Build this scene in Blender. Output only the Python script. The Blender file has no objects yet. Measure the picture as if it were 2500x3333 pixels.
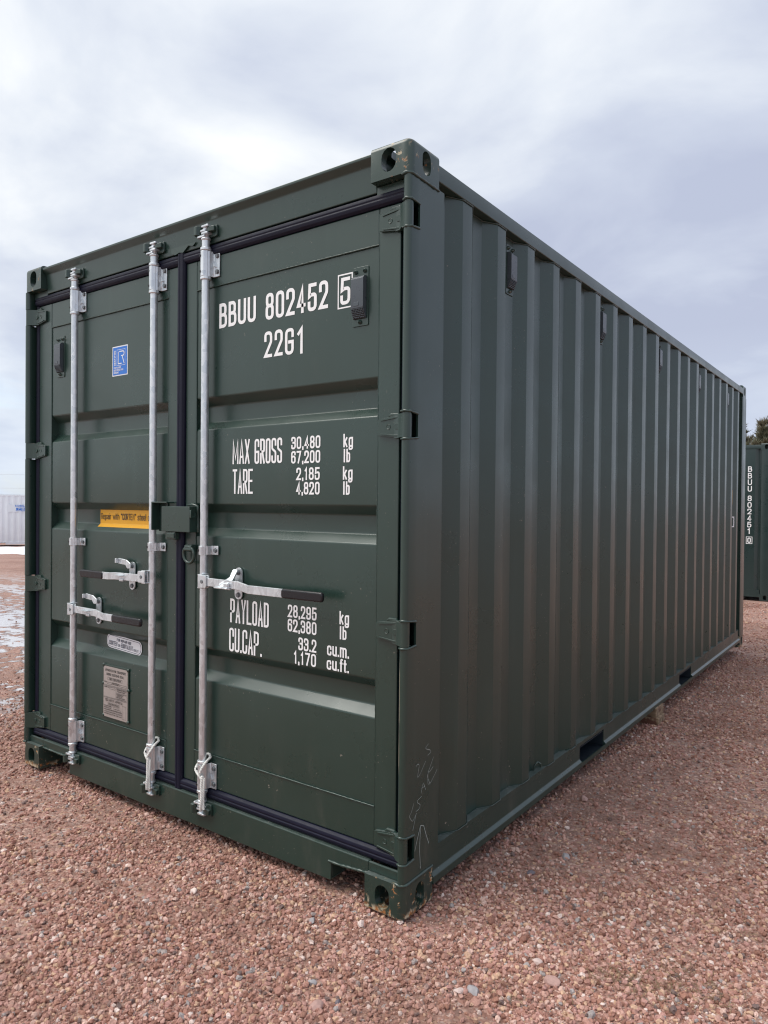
import bpy, bmesh, math, random
import numpy as np
from mathutils import Vector, Matrix

random.seed(7)
rng = np.random.default_rng(11)
SC = bpy.context.scene
COL = SC.collection

# ---------------------------------------------------------------- camera, sky, sun, exposure
cam_d = bpy.data.cameras.new('camera')
cam = bpy.data.objects.new('camera', cam_d)
COL.objects.link(cam)
SC.camera = cam
cam_d.sensor_fit = 'VERTICAL'
cam_d.sensor_height = 36.0
cam_d.lens = 36.0 * 2349.56 / 3333.0
cam_d.clip_start = 0.05
cam_d.clip_end = 3000
CAM = (1.329507, -1.960836, 1.382745)
cam.matrix_world = Matrix(((0.80918066, -0.01360407, 0.58740241, CAM[0]),
                           (0.58748821, 0.00311344, -0.80922674, CAM[1]),
                           (0.00917994, 0.99990261, 0.01051156, CAM[2]),
                           (0, 0, 0, 1)))
FWD = (-0.58742, 0.80924)

SUN_EL, SUN_AZ = 60.0, 224.0          # degrees; azimuth clockwise from +y
world = bpy.data.worlds.new('World')
SC.world = world
world.use_nodes = True
wn, wl = world.node_tree.nodes, world.node_tree.links
wn.clear()
SKY_A, SKY_B, SKY_C = (8.4, 1.2, 5.0), (4.4, 9.1, 1.0), (2.7, 6.1, 9.0)


def wnode(t, **k):
    n = wn.new(t)
    for a, b in k.items():
        setattr(n, a, b)
    return n


def build_world():
    out = wnode('ShaderNodeOutputWorld')
    bg = wnode('ShaderNodeBackground')
    bg.inputs['Strength'].default_value = 0.1
    sky = wnode('ShaderNodeTexSky', sky_type='NISHITA', sun_disc=False)
    sky.sun_elevation = math.radians(SUN_EL)
    sky.sun_rotation = math.radians(SUN_AZ)
    sky.air_density = 1.0
    sky.dust_density = 1.5
    tc = wnode('ShaderNodeTexCoord')
    sep = wnode('ShaderNodeSeparateXYZ')
    wl.new(tc.outputs['Generated'], sep.inputs[0])

    def m(op, a, b=None, c=None, clamp=False):
        n = wnode('ShaderNodeMath', operation=op, use_clamp=clamp)
        for i, v in enumerate((a, b, c)):
            if v is None:
                continue
            if isinstance(v, (int, float)):
                n.inputs[i].default_value = v
            else:
                wl.new(v, n.inputs[i])
        return n.outputs[0]
    zz = m('ADD', m('MAXIMUM', sep.outputs[2], 0.0), 0.22)
    cx, cy = m('DIVIDE', sep.outputs[0], zz), m('DIVIDE', sep.outputs[1], zz)
    cmb = wnode('ShaderNodeCombineXYZ')
    wl.new(cx, cmb.inputs[0]); wl.new(cy, cmb.inputs[1])

    def noise(scale, detail, rough, off, dist=0.3):
        mp = wnode('ShaderNodeMapping')
        mp.inputs['Location'].default_value = off
        wl.new(cmb.outputs[0], mp.inputs[0])
        n = wnode('ShaderNodeTexNoise')
        n.inputs['Scale'].default_value = scale
        n.inputs['Detail'].default_value = detail
        n.inputs['Roughness'].default_value = rough
        n.inputs['Distortion'].default_value = dist
        wl.new(mp.outputs[0], n.inputs['Vector'])
        return n.outputs['Fac']

    def ramp(fac, stops):
        r = wnode('ShaderNodeValToRGB')
        el = r.color_ramp.elements
        while len(el) > 1:
            el.remove(el[-1])
        for i, (p, c) in enumerate(stops):
            e = el[0] if i == 0 else el.new(p)
            e.position = p
            e.color = (*c, 1)
        wl.new(fac, r.inputs[0])
        return r.outputs['Color']
    big = noise(0.60, 3, 0.45, SKY_A, 0.2)
    small = noise(2.0, 7, 0.52, SKY_B, 0.35)
    shade = m('ADD', m('MULTIPLY', big, 0.55), m('MULTIPLY', small, 0.45))
    # an overcast sky is brighter on the side of the veiled sun
    dotn = wnode('ShaderNodeVectorMath', operation='DOT_PRODUCT')
    wl.new(tc.outputs['Generated'], dotn.inputs[0])
    a_, e_ = math.radians(SUN_AZ), math.radians(SUN_EL)
    dotn.inputs[1].default_value = (math.sin(a_) * math.cos(e_), math.cos(a_) * math.cos(e_), math.sin(e_))
    glow = m('MULTIPLY', m('SUBTRACT', dotn.outputs['Value'], 0.40), 0.26)
    shade = m('ADD', shade, glow)
    cloud = ramp(shade, [(0.34, (3.0, 3.3, 4.2)), (0.43, (3.65, 3.98, 4.75)), (0.50, (4.6, 4.9, 5.4)), (0.58, (5.9, 6.05, 6.15))])
    gap = noise(1.15, 7, 0.56, SKY_C, 0.6)
    # the cover breaks up towards the horizon
    lowsky = m('SUBTRACT', 1.0, m('MULTIPLY', sep.outputs[2], 3.2), clamp=True)
    cover = ramp(m('SUBTRACT', gap, m('MULTIPLY', lowsky, 0.20)), [(0.14, (0.2, 0.2, 0.2)), (0.30, (0.96, 0.96, 0.96)), (0.42, (1, 1, 1))])
    mix = wnode('ShaderNodeMix', data_type='RGBA')
    wl.new(cover, mix.inputs['Factor'])
    sk = wnode('ShaderNodeMix', data_type='RGBA', blend_type='MULTIPLY')
    sk.inputs['Factor'].default_value = 1.0
    wl.new(sky.outputs['Color'], sk.inputs['A'])
    sk.inputs['B'].default_value = (1.25, 1.25, 1.25, 1)
    wl.new(sk.outputs['Result'], mix.inputs['A'])
    wl.new(cloud, mix.inputs['B'])
    # pale milky band towards the horizon
    hz = m('SUBTRACT', 1.0, m('MULTIPLY', m('ABSOLUTE', sep.outputs[2]), 4.5), clamp=True)
    mix2 = wnode('ShaderNodeMix', data_type='RGBA')
    wl.new(m('MULTIPLY', hz, 0.55), mix2.inputs['Factor'])
    wl.new(mix.outputs['Result'], mix2.inputs['A'])
    mix2.inputs['B'].default_value = (4.9, 5.5, 6.2, 1)
    wl.new(mix2.outputs['Result'], bg.inputs['Color'])
    wl.new(bg.outputs[0], out.inputs[0])


build_world()

sun_d = bpy.data.lights.new('sun', 'SUN')
sun = bpy.data.objects.new('sun', sun_d)
COL.objects.link(sun)
sun_d.energy = 1.5
sun_d.angle = math.radians(40)
sun_d.color = (1.0, 0.965, 0.91)
_az, _el = math.radians(SUN_AZ), math.radians(SUN_EL)
sd = Vector((math.sin(_az) * math.cos(_el), math.cos(_az) * math.cos(_el), math.sin(_el)))
sun.rotation_euler = (-sd).to_track_quat('-Z', 'Y').to_euler()
sun.location = (-9, -7, 16)

SC.render.engine = 'CYCLES'
SC.view_settings.view_transform = 'Standard'
SC.view_settings.look = 'None'
SC.view_settings.gamma = 1.0
SC.view_settings.exposure = 0.80
SC.view_settings.use_curve_mapping = False
SC.cycles.max_bounces = 8
SC.cycles.use_denoising = True
SC.cycles.pixel_filter_type = 'BLACKMAN_HARRIS'
SC.cycles.filter_width = 1.15

# ---------------------------------------------------------------- material helpers


class NT:
    def __init__(self, name):
        self.m = bpy.data.materials.new(name)
        self.m.use_nodes = True
        self.n, self.l = self.m.node_tree.nodes, self.m.node_tree.links
        self.b = self.n['Principled BSDF']

    def node(self, t, ins=None, **k):
        n = self.n.new(t)
        for a, b in k.items():
            setattr(n, a, b)
        for key, v in (ins or {}).items():
            self.put(n.inputs[key], v)
        return n

    def put(self, sock, v):
        if isinstance(v, bpy.types.NodeSocket):
            self.l.new(v, sock)
        elif isinstance(v, tuple) and len(v) == 3 and sock.type == 'RGBA':
            sock.default_value = (*v, 1)
        else:
            sock.default_value = v

    def math(self, op, a, b=0.0, clamp=False):
        n = self.node('ShaderNodeMath', operation=op, use_clamp=clamp)
        self.put(n.inputs[0], a)
        self.put(n.inputs[1], b)
        return n.outputs[0]

    def noise(self, vec, scale, detail=3, rough=0.55, dist=0.0):
        n = self.node('ShaderNodeTexNoise', {'Scale': scale, 'Detail': detail, 'Roughness': rough, 'Distortion': dist})
        if vec is not None:
            self.l.new(vec, n.inputs['Vector'])
        return n.outputs['Fac']

    def step(self, v, a, b):
        n = self.node('ShaderNodeMapRange', interpolation_type='SMOOTHSTEP')
        self.put(n.inputs['Value'], v)
        n.inputs['From Min'].default_value = a
        n.inputs['From Max'].default_value = b
        return n.outputs['Result']

    def lin(self, v, a, b, c, d):
        n = self.node('ShaderNodeMapRange')
        self.put(n.inputs['Value'], v)
        for k, x in zip(('From Min', 'From Max', 'To Min', 'To Max'), (a, b, c, d)):
            n.inputs[k].default_value = x
        return n.outputs['Result']

    def mix(self, f, a, b):
        n = self.node('ShaderNodeMix', data_type='RGBA')
        self.put(n.inputs['Factor'], f)
        self.put(n.inputs['A'], a)
        self.put(n.inputs['B'], b)
        return n.outputs['Result']

    def ramp(self, f, stops, interp='LINEAR'):
        r = self.node('ShaderNodeValToRGB')
        r.color_ramp.interpolation = interp
        el = r.color_ramp.elements
        while len(el) > 1:
            el.remove(el[-1])
        for i, (p, c) in enumerate(stops):
            e = el[0] if i == 0 else el.new(p)
            e.position = p
            e.color = (*c, 1)
        self.l.new(f, r.inputs[0])
        return r.outputs['Color']

    def pos(self):
        return self.node('ShaderNodeNewGeometry').outputs['Position']

    def stretch(self, vec, s):
        n = self.node('ShaderNodeVectorMath', operation='MULTIPLY')
        self.l.new(vec, n.inputs[0])
        n.inputs[1].default_value = s
        return n.outputs[0]

    def xyz(self, vec):
        n = self.node('ShaderNodeSeparateXYZ')
        self.l.new(vec, n.inputs[0])
        return n.outputs

    def bump(self, h, strength, dist, prev=None):
        n = self.node('ShaderNodeBump')
        n.inputs['Strength'].default_value = strength
        n.inputs['Distance'].default_value = dist
        self.l.new(h, n.inputs['Height'])
        if prev is not None:
            self.l.new(prev, n.inputs['Normal'])
        return n.outputs['Normal']

    def set(self, **k):
        for a, v in k.items():
            self.put(self.b.inputs[a.replace('_', ' ')], v)
        return self.m


def simple(name, col, rough=0.5, metal=0.0, var=0.15, scale=20, bump=0.0, spec=0.5):
    t = NT(name)
    p = t.pos()
    f = t.noise(p, scale, 4)
    c1 = tuple(x * (1 - var) for x in col)
    c2 = tuple(min(1, x * (1 + var)) for x in col)
    t.set(Base_Color=t.mix(f, c1, c2), Roughness=t.lin(t.noise(p, scale * 2.3, 3), 0.3, 0.7, rough * 0.85, min(1, rough * 1.15)), Metallic=metal)
    t.b.inputs['Specular IOR Level'].default_value = spec
    if bump:
        t.set(Normal=t.bump(f, bump, 0.002))
    return t.m


def paint(name, col, chips=0.0, foot=False, specks=True, wear=None, rough=0.30):
    """satin two pack container paint, with dust, splashes and (optionally) chipped edges"""
    t = NT(name)
    p = t.pos()
    broad = t.noise(p, 1.6, 4, 0.55, 0.4)
    streak = t.noise(t.stretch(p, (14, 14, 0.7)), 1.0, 4)
    c = t.mix(broad, tuple(x * 0.90 for x in col), tuple(x * 1.10 for x in col))
    c = t.mix(t.math('MULTIPLY', t.step(streak, 0.56, 0.78), 0.16), c, tuple(x * 1.5 + 0.02 for x in col))
    rg = t.lin(t.noise(p, 5, 4), 0.3, 0.7, rough - 0.05, rough + 0.06)
    if specks:
        z = t.xyz(p)[2]
        low = t.lin(z, 0.1, 1.5, 1.0, 0.35)
        sp = t.math('MULTIPLY', t.step(t.noise(p, 95, 2, 0.5), 0.70, 0.75), t.step(t.noise(p, 4.2, 3, 0.6), 0.51, 0.60))
        sp = t.math('MULTIPLY', sp, low)
        c = t.mix(t.math('MULTIPLY', sp, 0.75), c, (0.42, 0.36, 0.31))
        dust = t.math('MULTIPLY', t.step(t.noise(t.stretch(p, (6, 6, 2.0)), 1.0, 6, 0.65), 0.55, 0.8), t.lin(z, 0.0, 0.6, 0.2, 0.03))
        c = t.mix(dust, c, (0.26, 0.22, 0.19))
    up = t.step(t.xyz(t.node('ShaderNodeNewGeometry').outputs['True Normal'])[2], 0.90, 0.98)
    up = t.math('MULTIPLY', up, t.lin(t.noise(p, 22, 5, 0.7), 0.3, 0.7, 0.15, 0.8))
    up = t.math('MULTIPLY', up, t.step(t.xyz(p)[2], 0.085, 0.105))
    c = t.mix(up, c, (0.13, 0.15, 0.145))
    rg = t.mix(up, rg, (0.7, 0.7, 0.7))
    if chips:
        e = t.noise(p, 38, 5, 0.7, 0.5)
        patch = t.noise(p, 9, 3, 0.6)
        k = t.math('MULTIPLY', t.step(e, 0.56, 0.63), t.step(patch, 0.60 - 0.1 * chips, 0.70 - 0.1 * chips))
        if foot:
            z = t.xyz(p)[2]
            k = t.math('ADD', k, t.math('MULTIPLY', t.step(z, 0.030, 0.004), t.step(t.noise(p, 24, 4, 0.7), 0.44, 0.56)))
            k = t.math('ADD', k, t.math('MULTIPLY', t.step(z, 0.075, 0.02), t.step(t.noise(t.stretch(p, (45, 45, 6)), 1.0, 4, 0.6), 0.60, 0.68)))
        k = t.math('MULTIPLY', k, chips, clamp=True)
        rust = t.mix(t.step(t.noise(p, 60, 3), 0.42, 0.58), (0.36, 0.14, 0.035), (0.50, 0.43, 0.30))
        c = t.mix(k, c, rust)
        rg = t.mix(k, rg, (0.8, 0.8, 0.8))
    if wear == 'nose':
        x, y, z = t.xyz(p)
        k = t.math('MULTIPLY', t.math('MULTIPLY', t.step(x, -0.0225, -0.0275), t.math('MULTIPLY', t.step(y, 0.03, 0.02), t.step(x, -0.2, -0.1))), t.step(t.noise(t.stretch(p, (20, 20, 3.0)), 1.0, 5, 0.7), 0.46, 0.54))
        k = t.math('MULTIPLY', k, t.math('MULTIPLY', t.step(z, 1.15, 0.9), t.step(z, 0.32, 0.42)))
        c = t.mix(k, c, (0.30, 0.27, 0.19))
    t.set(Base_Color=c, Roughness=rg)
    t.b.inputs['Specular IOR Level'].default_value = 0.72
    n = t.bump(t.noise(p, 2.1, 2, 0.4), 0.30, 0.02)
    n = t.bump(t.noise(p, 260, 2), 0.02, 0.0006, n)
    t.set(Normal=n)
    return t.m


GREEN = (0.0180, 0.0420, 0.0335)
M = {}
M['paint'] = paint('green_paint', GREEN)
M['post'] = paint('green_paint_worn_nose', GREEN, wear='nose')
M['cast'] = paint('green_paint_chipped', GREEN, chips=1.0)
M['rust'] = paint('green_paint_rust_bottom', GREEN, chips=1.3, foot=True)
M['paint2'] = paint('green_paint_second', (0.017, 0.036, 0.035), specks=False)
M['pocket'] = simple('fork_pocket_dark', (0.013, 0.020, 0.030), 0.45, var=0.2)  # darker, bluer tone than the container green for the pocket insides
M['white_paint'] = paint('white_paint', (0.80, 0.82, 0.86), specks=False, rough=0.5)
M['rubber'] = simple('gasket_rubber', (0.007, 0.008, 0.022), 0.50, var=0.3, scale=14, bump=0.15, spec=0.25)
M['black'] = simple('black_grip', (0.008, 0.008, 0.011), 0.30, var=0.1)
M['letter'] = simple('white_lettering', (0.90, 0.91, 0.92), 0.45, var=0.04, scale=6)
M['chalk'] = simple('chalk', (0.26, 0.295, 0.275), 0.9, var=0.4, scale=120)
M['vent'] = simple('vent_plastic', (0.066, 0.080, 0.095), 0.30, var=0.12)
M['grille'] = simple('vent_grille', (0.018, 0.017, 0.020), 0.6)
M['dark'] = simple('dark_steel', (0.012, 0.014, 0.014), 0.7)
M['wood'] = None
M['sblue'] = simple('sticker_blue', (0.022, 0.17, 0.62), 0.35, var=0.04)
M['swhite'] = simple('sticker_white', (0.78, 0.80, 0.84), 0.35, var=0.03)
M['syellow'] = simple('sticker_yellow', (0.72, 0.36, 0.012), 0.38, var=0.05)
M['ink'] = simple('ink_black', (0.015, 0.016, 0.018), 0.5)
M['navy'] = simple('ink_navy', (0.02, 0.03, 0.075), 0.5)
M['tag'] = simple('plate_metal', (0.42, 0.375, 0.355), 0.42, metal=0.25, var=0.06, scale=60)
M['rope'] = simple('rope_white', (0.74, 0.74, 0.71), 0.8, var=0.12, scale=150)
M['snow'] = simple('snow', (0.70, 0.72, 0.76), 0.75, var=0.12, scale=1.5, bump=0.2)
M['bark'] = simple('pine_bark', (0.10, 0.065, 0.045), 0.9)
M['wire'] = simple('wire_grey', (0.42, 0.43, 0.46), 0.6)


def galv():
    t = NT('galvanised_steel')
    p = t.pos()
    v = t.node('ShaderNodeTexVoronoi', {'Scale': 70.0})
    t.l.new(t.stretch(p, (1, 1, 0.55)), v.inputs['Vector'])
    g = t.xyz(v.outputs['Color'])[0]
    c = t.mix(g, (0.60, 0.64, 0.67), (0.78, 0.82, 0.85))
    scr = t.step(t.noise(t.stretch(p, (150, 150, 18)), 1.0, 4, 0.65), 0.60, 0.72)
    c = t.mix(t.math('MULTIPLY', scr, 0.45), c, (0.30, 0.30, 0.31))
    t.set(Base_Color=c, Metallic=0.72, Roughness=t.lin(g, 0, 1, 0.27, 0.42), Normal=t.bump(t.noise(p, 120, 4), 0.22, 0.001))
    return t.m


M['galv'] = galv()
M['bolt'] = simple('dull_zinc_bolt', (0.20, 0.215, 0.23), 0.42, metal=0.5, var=0.2, scale=90)


def woodmat():
    t = NT('weathered_timber')
    p = t.pos()
    g = t.noise(t.stretch(p, (3, 40, 40)), 1.0, 5, 0.6, 0.8)
    c = t.ramp(g, [(0.3, (0.10, 0.06, 0.035)), (0.55, (0.27, 0.185, 0.115)), (0.75, (0.36, 0.28, 0.19))])
    c = t.mix(t.step(t.noise(p, 12, 4), 0.52, 0.62), c, (0.13, 0.055, 0.035))
    t.set(Base_Color=c, Roughness=0.85, Normal=t.bump(g, 0.4, 0.004))
    return t.m


M['wood'] = woodmat()


def needles(name, a, b):
    t = NT(name)
    p = t.pos()
    f = t.noise(p, 3.0, 4)
    t.set(Base_Color=t.mix(t.step(f, 0.35, 0.65), a, b), Roughness=0.6)
    return t.m


M['needle'] = needles('pine_needles', (0.12, 0.125, 0.075), (0.20, 0.18, 0.12))

STONES = [(0.0, (0.36, 0.180, 0.140)), (0.13, (0.51, 0.300, 0.245)), (0.27, (0.41, 0.220, 0.178)), (0.40, (0.61, 0.415, 0.350)),
          (0.50, (0.26, 0.122, 0.088)), (0.62, (0.55, 0.355, 0.245)), (0.72, (0.46, 0.250, 0.215)), (0.82, (0.34, 0.165, 0.118)), (0.91, (0.34, 0.300, 0.290)), (0.94, (0.17, 0.115, 0.105)), (0.97, (0.70, 0.570, 0.520))]


def stonemat():
    t = NT('gravel_stone')
    oi = t.node('ShaderNodeObjectInfo')
    c = t.ramp(oi.outputs['Random'], STONES, 'CONSTANT')
    p = t.pos()
    patch = t.math('ADD', t.math('MULTIPLY', t.noise(p, 0.9, 5, 0.6, 0.5), 0.6), t.math('MULTIPLY', t.noise(p, 7.0, 5, 0.62), 0.4))
    c = t.mix(t.math('MULTIPLY', t.step(patch, 0.46, 0.58), 0.4), c, (0.25, 0.135, 0.10))
    v = t.lin(t.noise(p, 180, 4, 0.65), 0.3, 0.7, 0.72, 1.22)
    mul = t.node('ShaderNodeMix', data_type='RGBA', blend_type='MULTIPLY')
    mul.inputs['Factor'].default_value = 1
    t.l.new(c, mul.inputs['A'])
    cb = t.node('ShaderNodeCombineColor')
    for i in range(3):
        t.l.new(v, cb.inputs[i])
    t.l.new(cb.outputs[0], mul.inputs['B'])
    t.set(Base_Color=mul.outputs['Result'], Roughness=0.78, Normal=t.bump(t.noise(p, 400, 3), 0.3, 0.001))
    return t.m


M['stone'] = stonemat()


def onestone(name, col):
    t = NT(name)
    p = t.pos()
    f = t.noise(p, 90, 5, 0.65)
    t.set(Base_Color=t.mix(f, tuple(x * 0.65 for x in col), tuple(min(1, x * 1.3) for x in col)), Roughness=0.75, Normal=t.bump(f, 0.4, 0.003))
    return t.m


def groundmat():
    t = NT('crushed_red_stone')
    p = t.pos()
    x, y, z = t.xyz(p)
    vs = []
    for sc in (62.0, 130.0):
        v = t.node('ShaderNodeTexVoronoi', {'Scale': sc})
        t.l.new(p, v.inputs['Vector'])
        vs.append(v)
    r1 = t.xyz(vs[0].outputs['Color'])[0]
    r2 = t.xyz(vs[1].outputs['Color'])[1]
    c1 = t.ramp(r1, STONES, 'CONSTANT')
    c2 = t.ramp(r2, [(0.0, (0.22, 0.12, 0.095)), (0.3, (0.30, 0.175, 0.14)), (0.6, (0.37, 0.24, 0.20)), (0.85, (0.46, 0.34, 0.29))], 'CONSTANT')
    big = t.noise(p, 0.9, 5, 0.6, 0.5)
    mid = t.noise(p, 7.0, 5, 0.62)
    dirt = t.step(t.math('ADD', t.math('MULTIPLY', big, 0.6), t.math('MULTIPLY', mid, 0.4)), 0.44, 0.58)
    c = t.mix(t.step(t.noise(p, 30, 3), 0.40, 0.55), c2, c1)
    c = t.mix(t.lin(dirt, 0, 1, 0.30, 0.75), c, (0.185, 0.086, 0.058))
    # tyre tracks and wet ground on the yard to the left
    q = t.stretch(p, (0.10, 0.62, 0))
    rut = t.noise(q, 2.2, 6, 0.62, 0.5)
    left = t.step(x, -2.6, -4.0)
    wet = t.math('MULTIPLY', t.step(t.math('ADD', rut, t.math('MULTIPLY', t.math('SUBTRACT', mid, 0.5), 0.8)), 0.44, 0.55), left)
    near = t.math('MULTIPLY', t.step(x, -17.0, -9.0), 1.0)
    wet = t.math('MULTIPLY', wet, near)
    c = t.mix(t.math('MULTIPLY', left, t.lin(rut, 0.35, 0.6, 0.0, 0.4)), c, (0.30, 0.150, 0.110))
    c = t.mix(t.math('MULTIPLY', wet, 0.6), c, (0.12, 0.07, 0.055))
    # near-white tone mixed into the wettest ruts to whiten them
    pale_rut = t.math('MULTIPLY', t.step(t.math('ADD', rut, t.math('MULTIPLY', t.math('SUBTRACT', mid, 0.5), 1.3)), 0.50, 0.57), t.math('MULTIPLY', wet, t.step(x, -3.2, -4.2)))
    c = t.mix(t.math('MULTIPLY', pale_rut, 0.8), c, (0.62, 0.62, 0.64))
    h = t.math('ADD', t.math('MULTIPLY', vs[0].outputs['Distance'], -1.0), t.math('MULTIPLY', vs[1].outputs['Distance'], -0.5))
    h = t.math('ADD', h, t.math('MULTIPLY', mid, 1.2))
    t.set(Base_Color=c, Roughness=t.lin(wet, 0, 1, 0.85, 0.06))
    t.b.inputs['Specular IOR Level'].default_value = 0.9
    b = t.bump(t.math('MULTIPLY', h, t.lin(wet, 0, 1, 1.0, 0.12)), 0.55, 0.012)
    clod = t.noise(p, 14.0, 4, 0.6)
    b = t.bump(t.math('MULTIPLY', clod, t.math('MULTIPLY', left, t.lin(wet, 0, 1, 1.0, 0.1))), 0.5, 0.05, b)
    b = t.bump(t.math('MULTIPLY', rut, t.lin(wet, 0, 1, 1.0, 0.3)), 0.4, 0.06, b)
    t.set(Normal=b)
    return t.m


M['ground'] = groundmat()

# ---------------------------------------------------------------- mesh helpers


class MB:
    def __init__(self):
        self.v, self.f, self.mi = [], [], []
        self.cur = 0

    def add(self, vs, fs):
        o = len(self.v)
        self.v += [tuple(a) for a in vs]
        for f in fs:
            self.f.append(tuple(i + o for i in f))
            self.mi.append(self.cur)
        return self

    def box(self, x0, x1, y0, y1, z0, z1):
        x0, x1 = min(x0, x1), max(x0, x1)
        y0, y1 = min(y0, y1), max(y0, y1)
        z0, z1 = min(z0, z1), max(z0, z1)
        return self.add([(x0, y0, z0), (x1, y0, z0), (x1, y1, z0), (x0, y1, z0), (x0, y0, z1), (x1, y0, z1), (x1, y1, z1), (x0, y1, z1)],
                        [(0, 3, 2, 1), (4, 5, 6, 7), (0, 1, 5, 4), (1, 2, 6, 5), (2, 3, 7, 6), (3, 0, 4, 7)])

    def prism(self, poly, axis, a, b):
        """extrude a closed 2-D polygon; poly is in (y,z), (x,z) or (x,y) for axis x, y, z"""
        def P(u, v, w):
            return {'x': (w, u, v), 'y': (u, w, v), 'z': (u, v, w)}[axis]
        n = len(poly)
        vs = [P(u, v, a) for u, v in poly] + [P(u, v, b) for u, v in poly]
        fs = [tuple(range(n)), tuple(range(2 * n - 1, n - 1, -1))]
        fs += [(i, (i + 1) % n, n + (i + 1) % n, n + i) for i in range(n)]
        return self.add(vs, fs)

    def tube(self, path, r, n=10, closed=False, caps=True):
        path = [Vector(p) for p in path]
        k = len(path)
        rs = r if isinstance(r, (list, tuple)) else [r] * k
        vs, fs = [], []
        up = None
        for i, p in enumerate(path):
            a = path[i - 1] if (i > 0 or closed) else path[i]
            b = path[(i + 1) % k] if (i < k - 1 or closed) else path[i]
            d = (b - a).normalized()
            if up is None:
                up = d.orthogonal().normalized()
            up = (up - d * up.dot(d))
            if up.length < 1e-6:
                up = d.orthogonal()
            up.normalize()
            s = d.cross(up)
            for j in range(n):
                t = 2 * math.pi * j / n
                vs.append(p + up * (math.cos(t) * rs[i]) + s * (math.sin(t) * rs[i]))
        for i in range(k if closed else k - 1):
            for j in range(n):
                fs.append((i * n + j, i * n + (j + 1) % n, ((i + 1) % k) * n + (j + 1) % n, ((i + 1) % k) * n + j))
        if caps and not closed:
            fs.append(tuple(range(n - 1, -1, -1)))
            fs.append(tuple(range((k - 1) * n, k * n)))
        return self.add(vs, fs)

    def lathe(self, c, axis, prof, n=16):
        """prof: list of (distance along axis, radius)"""
        pts = []
        for t, r in prof:
            p = list(c)
            p['xyz'.index(axis)] += t
            pts.append((p, max(r, 1e-5)))
        a = 'xyz'.index(axis)
        u, w = [(1, 2), (2, 0), (0, 1)][a]
        vs, fs = [], []
        for p, r in pts:
            for j in range(n):
                q = list(p)
                q[u] += r * math.cos(2 * math.pi * j / n)
                q[w] += r * math.sin(2 * math.pi * j / n)
                vs.append(q)
        k = len(pts)
        for i in range(k - 1):
            for j in range(n):
                fs.append((i * n + j, i * n + (j + 1) % n, (i + 1) * n + (j + 1) % n, (i + 1) * n + j))
        fs.append(tuple(range(n - 1, -1, -1)))
        fs.append(tuple(range((k - 1) * n, k * n)))
        return self.add(vs, fs)

    def mesh(self, name, mats, smooth=None, recalc=True):
        me = bpy.data.meshes.new(name)
        me.from_pydata(self.v, [], self.f)
        for m in mats:
            me.materials.append(m)
        if len(mats) > 1:
            me.polygons.foreach_set('material_index', self.mi)
        if recalc:
            bm = bmesh.new()
            bm.from_mesh(me)
            bmesh.ops.recalc_face_normals(bm, faces=bm.faces)
            bm.to_mesh(me)
            bm.free()
        if smooth is not None:
            me.polygons.foreach_set('use_smooth', [True] * len(me.polygons))
            me.set_sharp_from_angle(angle=math.radians(smooth))
        me.update()
        return me


def link(name, me, parent=None, label=None, cat=None, group=None, kind=None, bevel=0, seg=2):
    o = bpy.data.objects.new(name, me)
    COL.objects.link(o)
    o.parent = parent
    if label:
        o['label'] = label
    if cat:
        o['category'] = cat
    if group:
        o['group'] = group
    if kind:
        o['kind'] = kind
    if bevel:
        b = o.modifiers.new('bevel', 'BEVEL')
        b.width = bevel
        b.segments = seg
        b.limit_method = 'ANGLE'
        b.angle_limit = math.radians(32)
    return o


def obj(name, mb, mat, parent=None, smooth=None, recalc=True, **k):
    mats = mat if isinstance(mat, list) else [mat]
    return link(name, mb.mesh(name, mats, smooth, recalc), parent, **k)


def empty(name, loc=(0, 0, 0), rot=(0, 0, 0), **k):
    o = link(name, None, **k)
    o.location = loc
    o.rotation_euler = rot
    o.empty_display_size = 0.1
    return o


KIDS = {}


def copy_tree(o, parent=None):
    c = o.copy()
    COL.objects.link(c)
    c.parent = parent
    for ch in [q for q in bpy.data.objects if q.parent == o and q.name in COL.objects]:
        copy_tree(ch, c)
    return c


def fillet(pts, r, n=3, closed=False):
    """round the corners of a 2-D polyline; a point with a third item True stays sharp"""
    out = []
    k = len(pts)
    for i, p in enumerate(pts):
        if (not closed and i in (0, k - 1)) or (len(p) > 2 and p[2]):
            out.append((p[0], p[1]))
            continue
        a, b, c = Vector(pts[i - 1][:2]), Vector(p[:2]), Vector(pts[(i + 1) % k][:2])
        la, lc = (a - b).length, (c - b).length
        if la < 1e-7 or lc < 1e-7:
            continue
        ua, uc = (a - b) / la, (c - b) / lc
        ang = math.acos(max(-1, min(1, ua.dot(uc))))
        if ang > math.pi - 0.02:
            out.append((b.x, b.y))
            continue
        d = min(r / math.tan(ang / 2), la * 0.49, lc * 0.49)
        p0, p1 = b + ua * d, b + uc * d
        for j in range(n + 1):
            t = j / n
            q = p0 * (1 - t) ** 2 + b * 2 * t * (1 - t) + p1 * t * t
            out.append((q.x, q.y))
    return out


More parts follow.
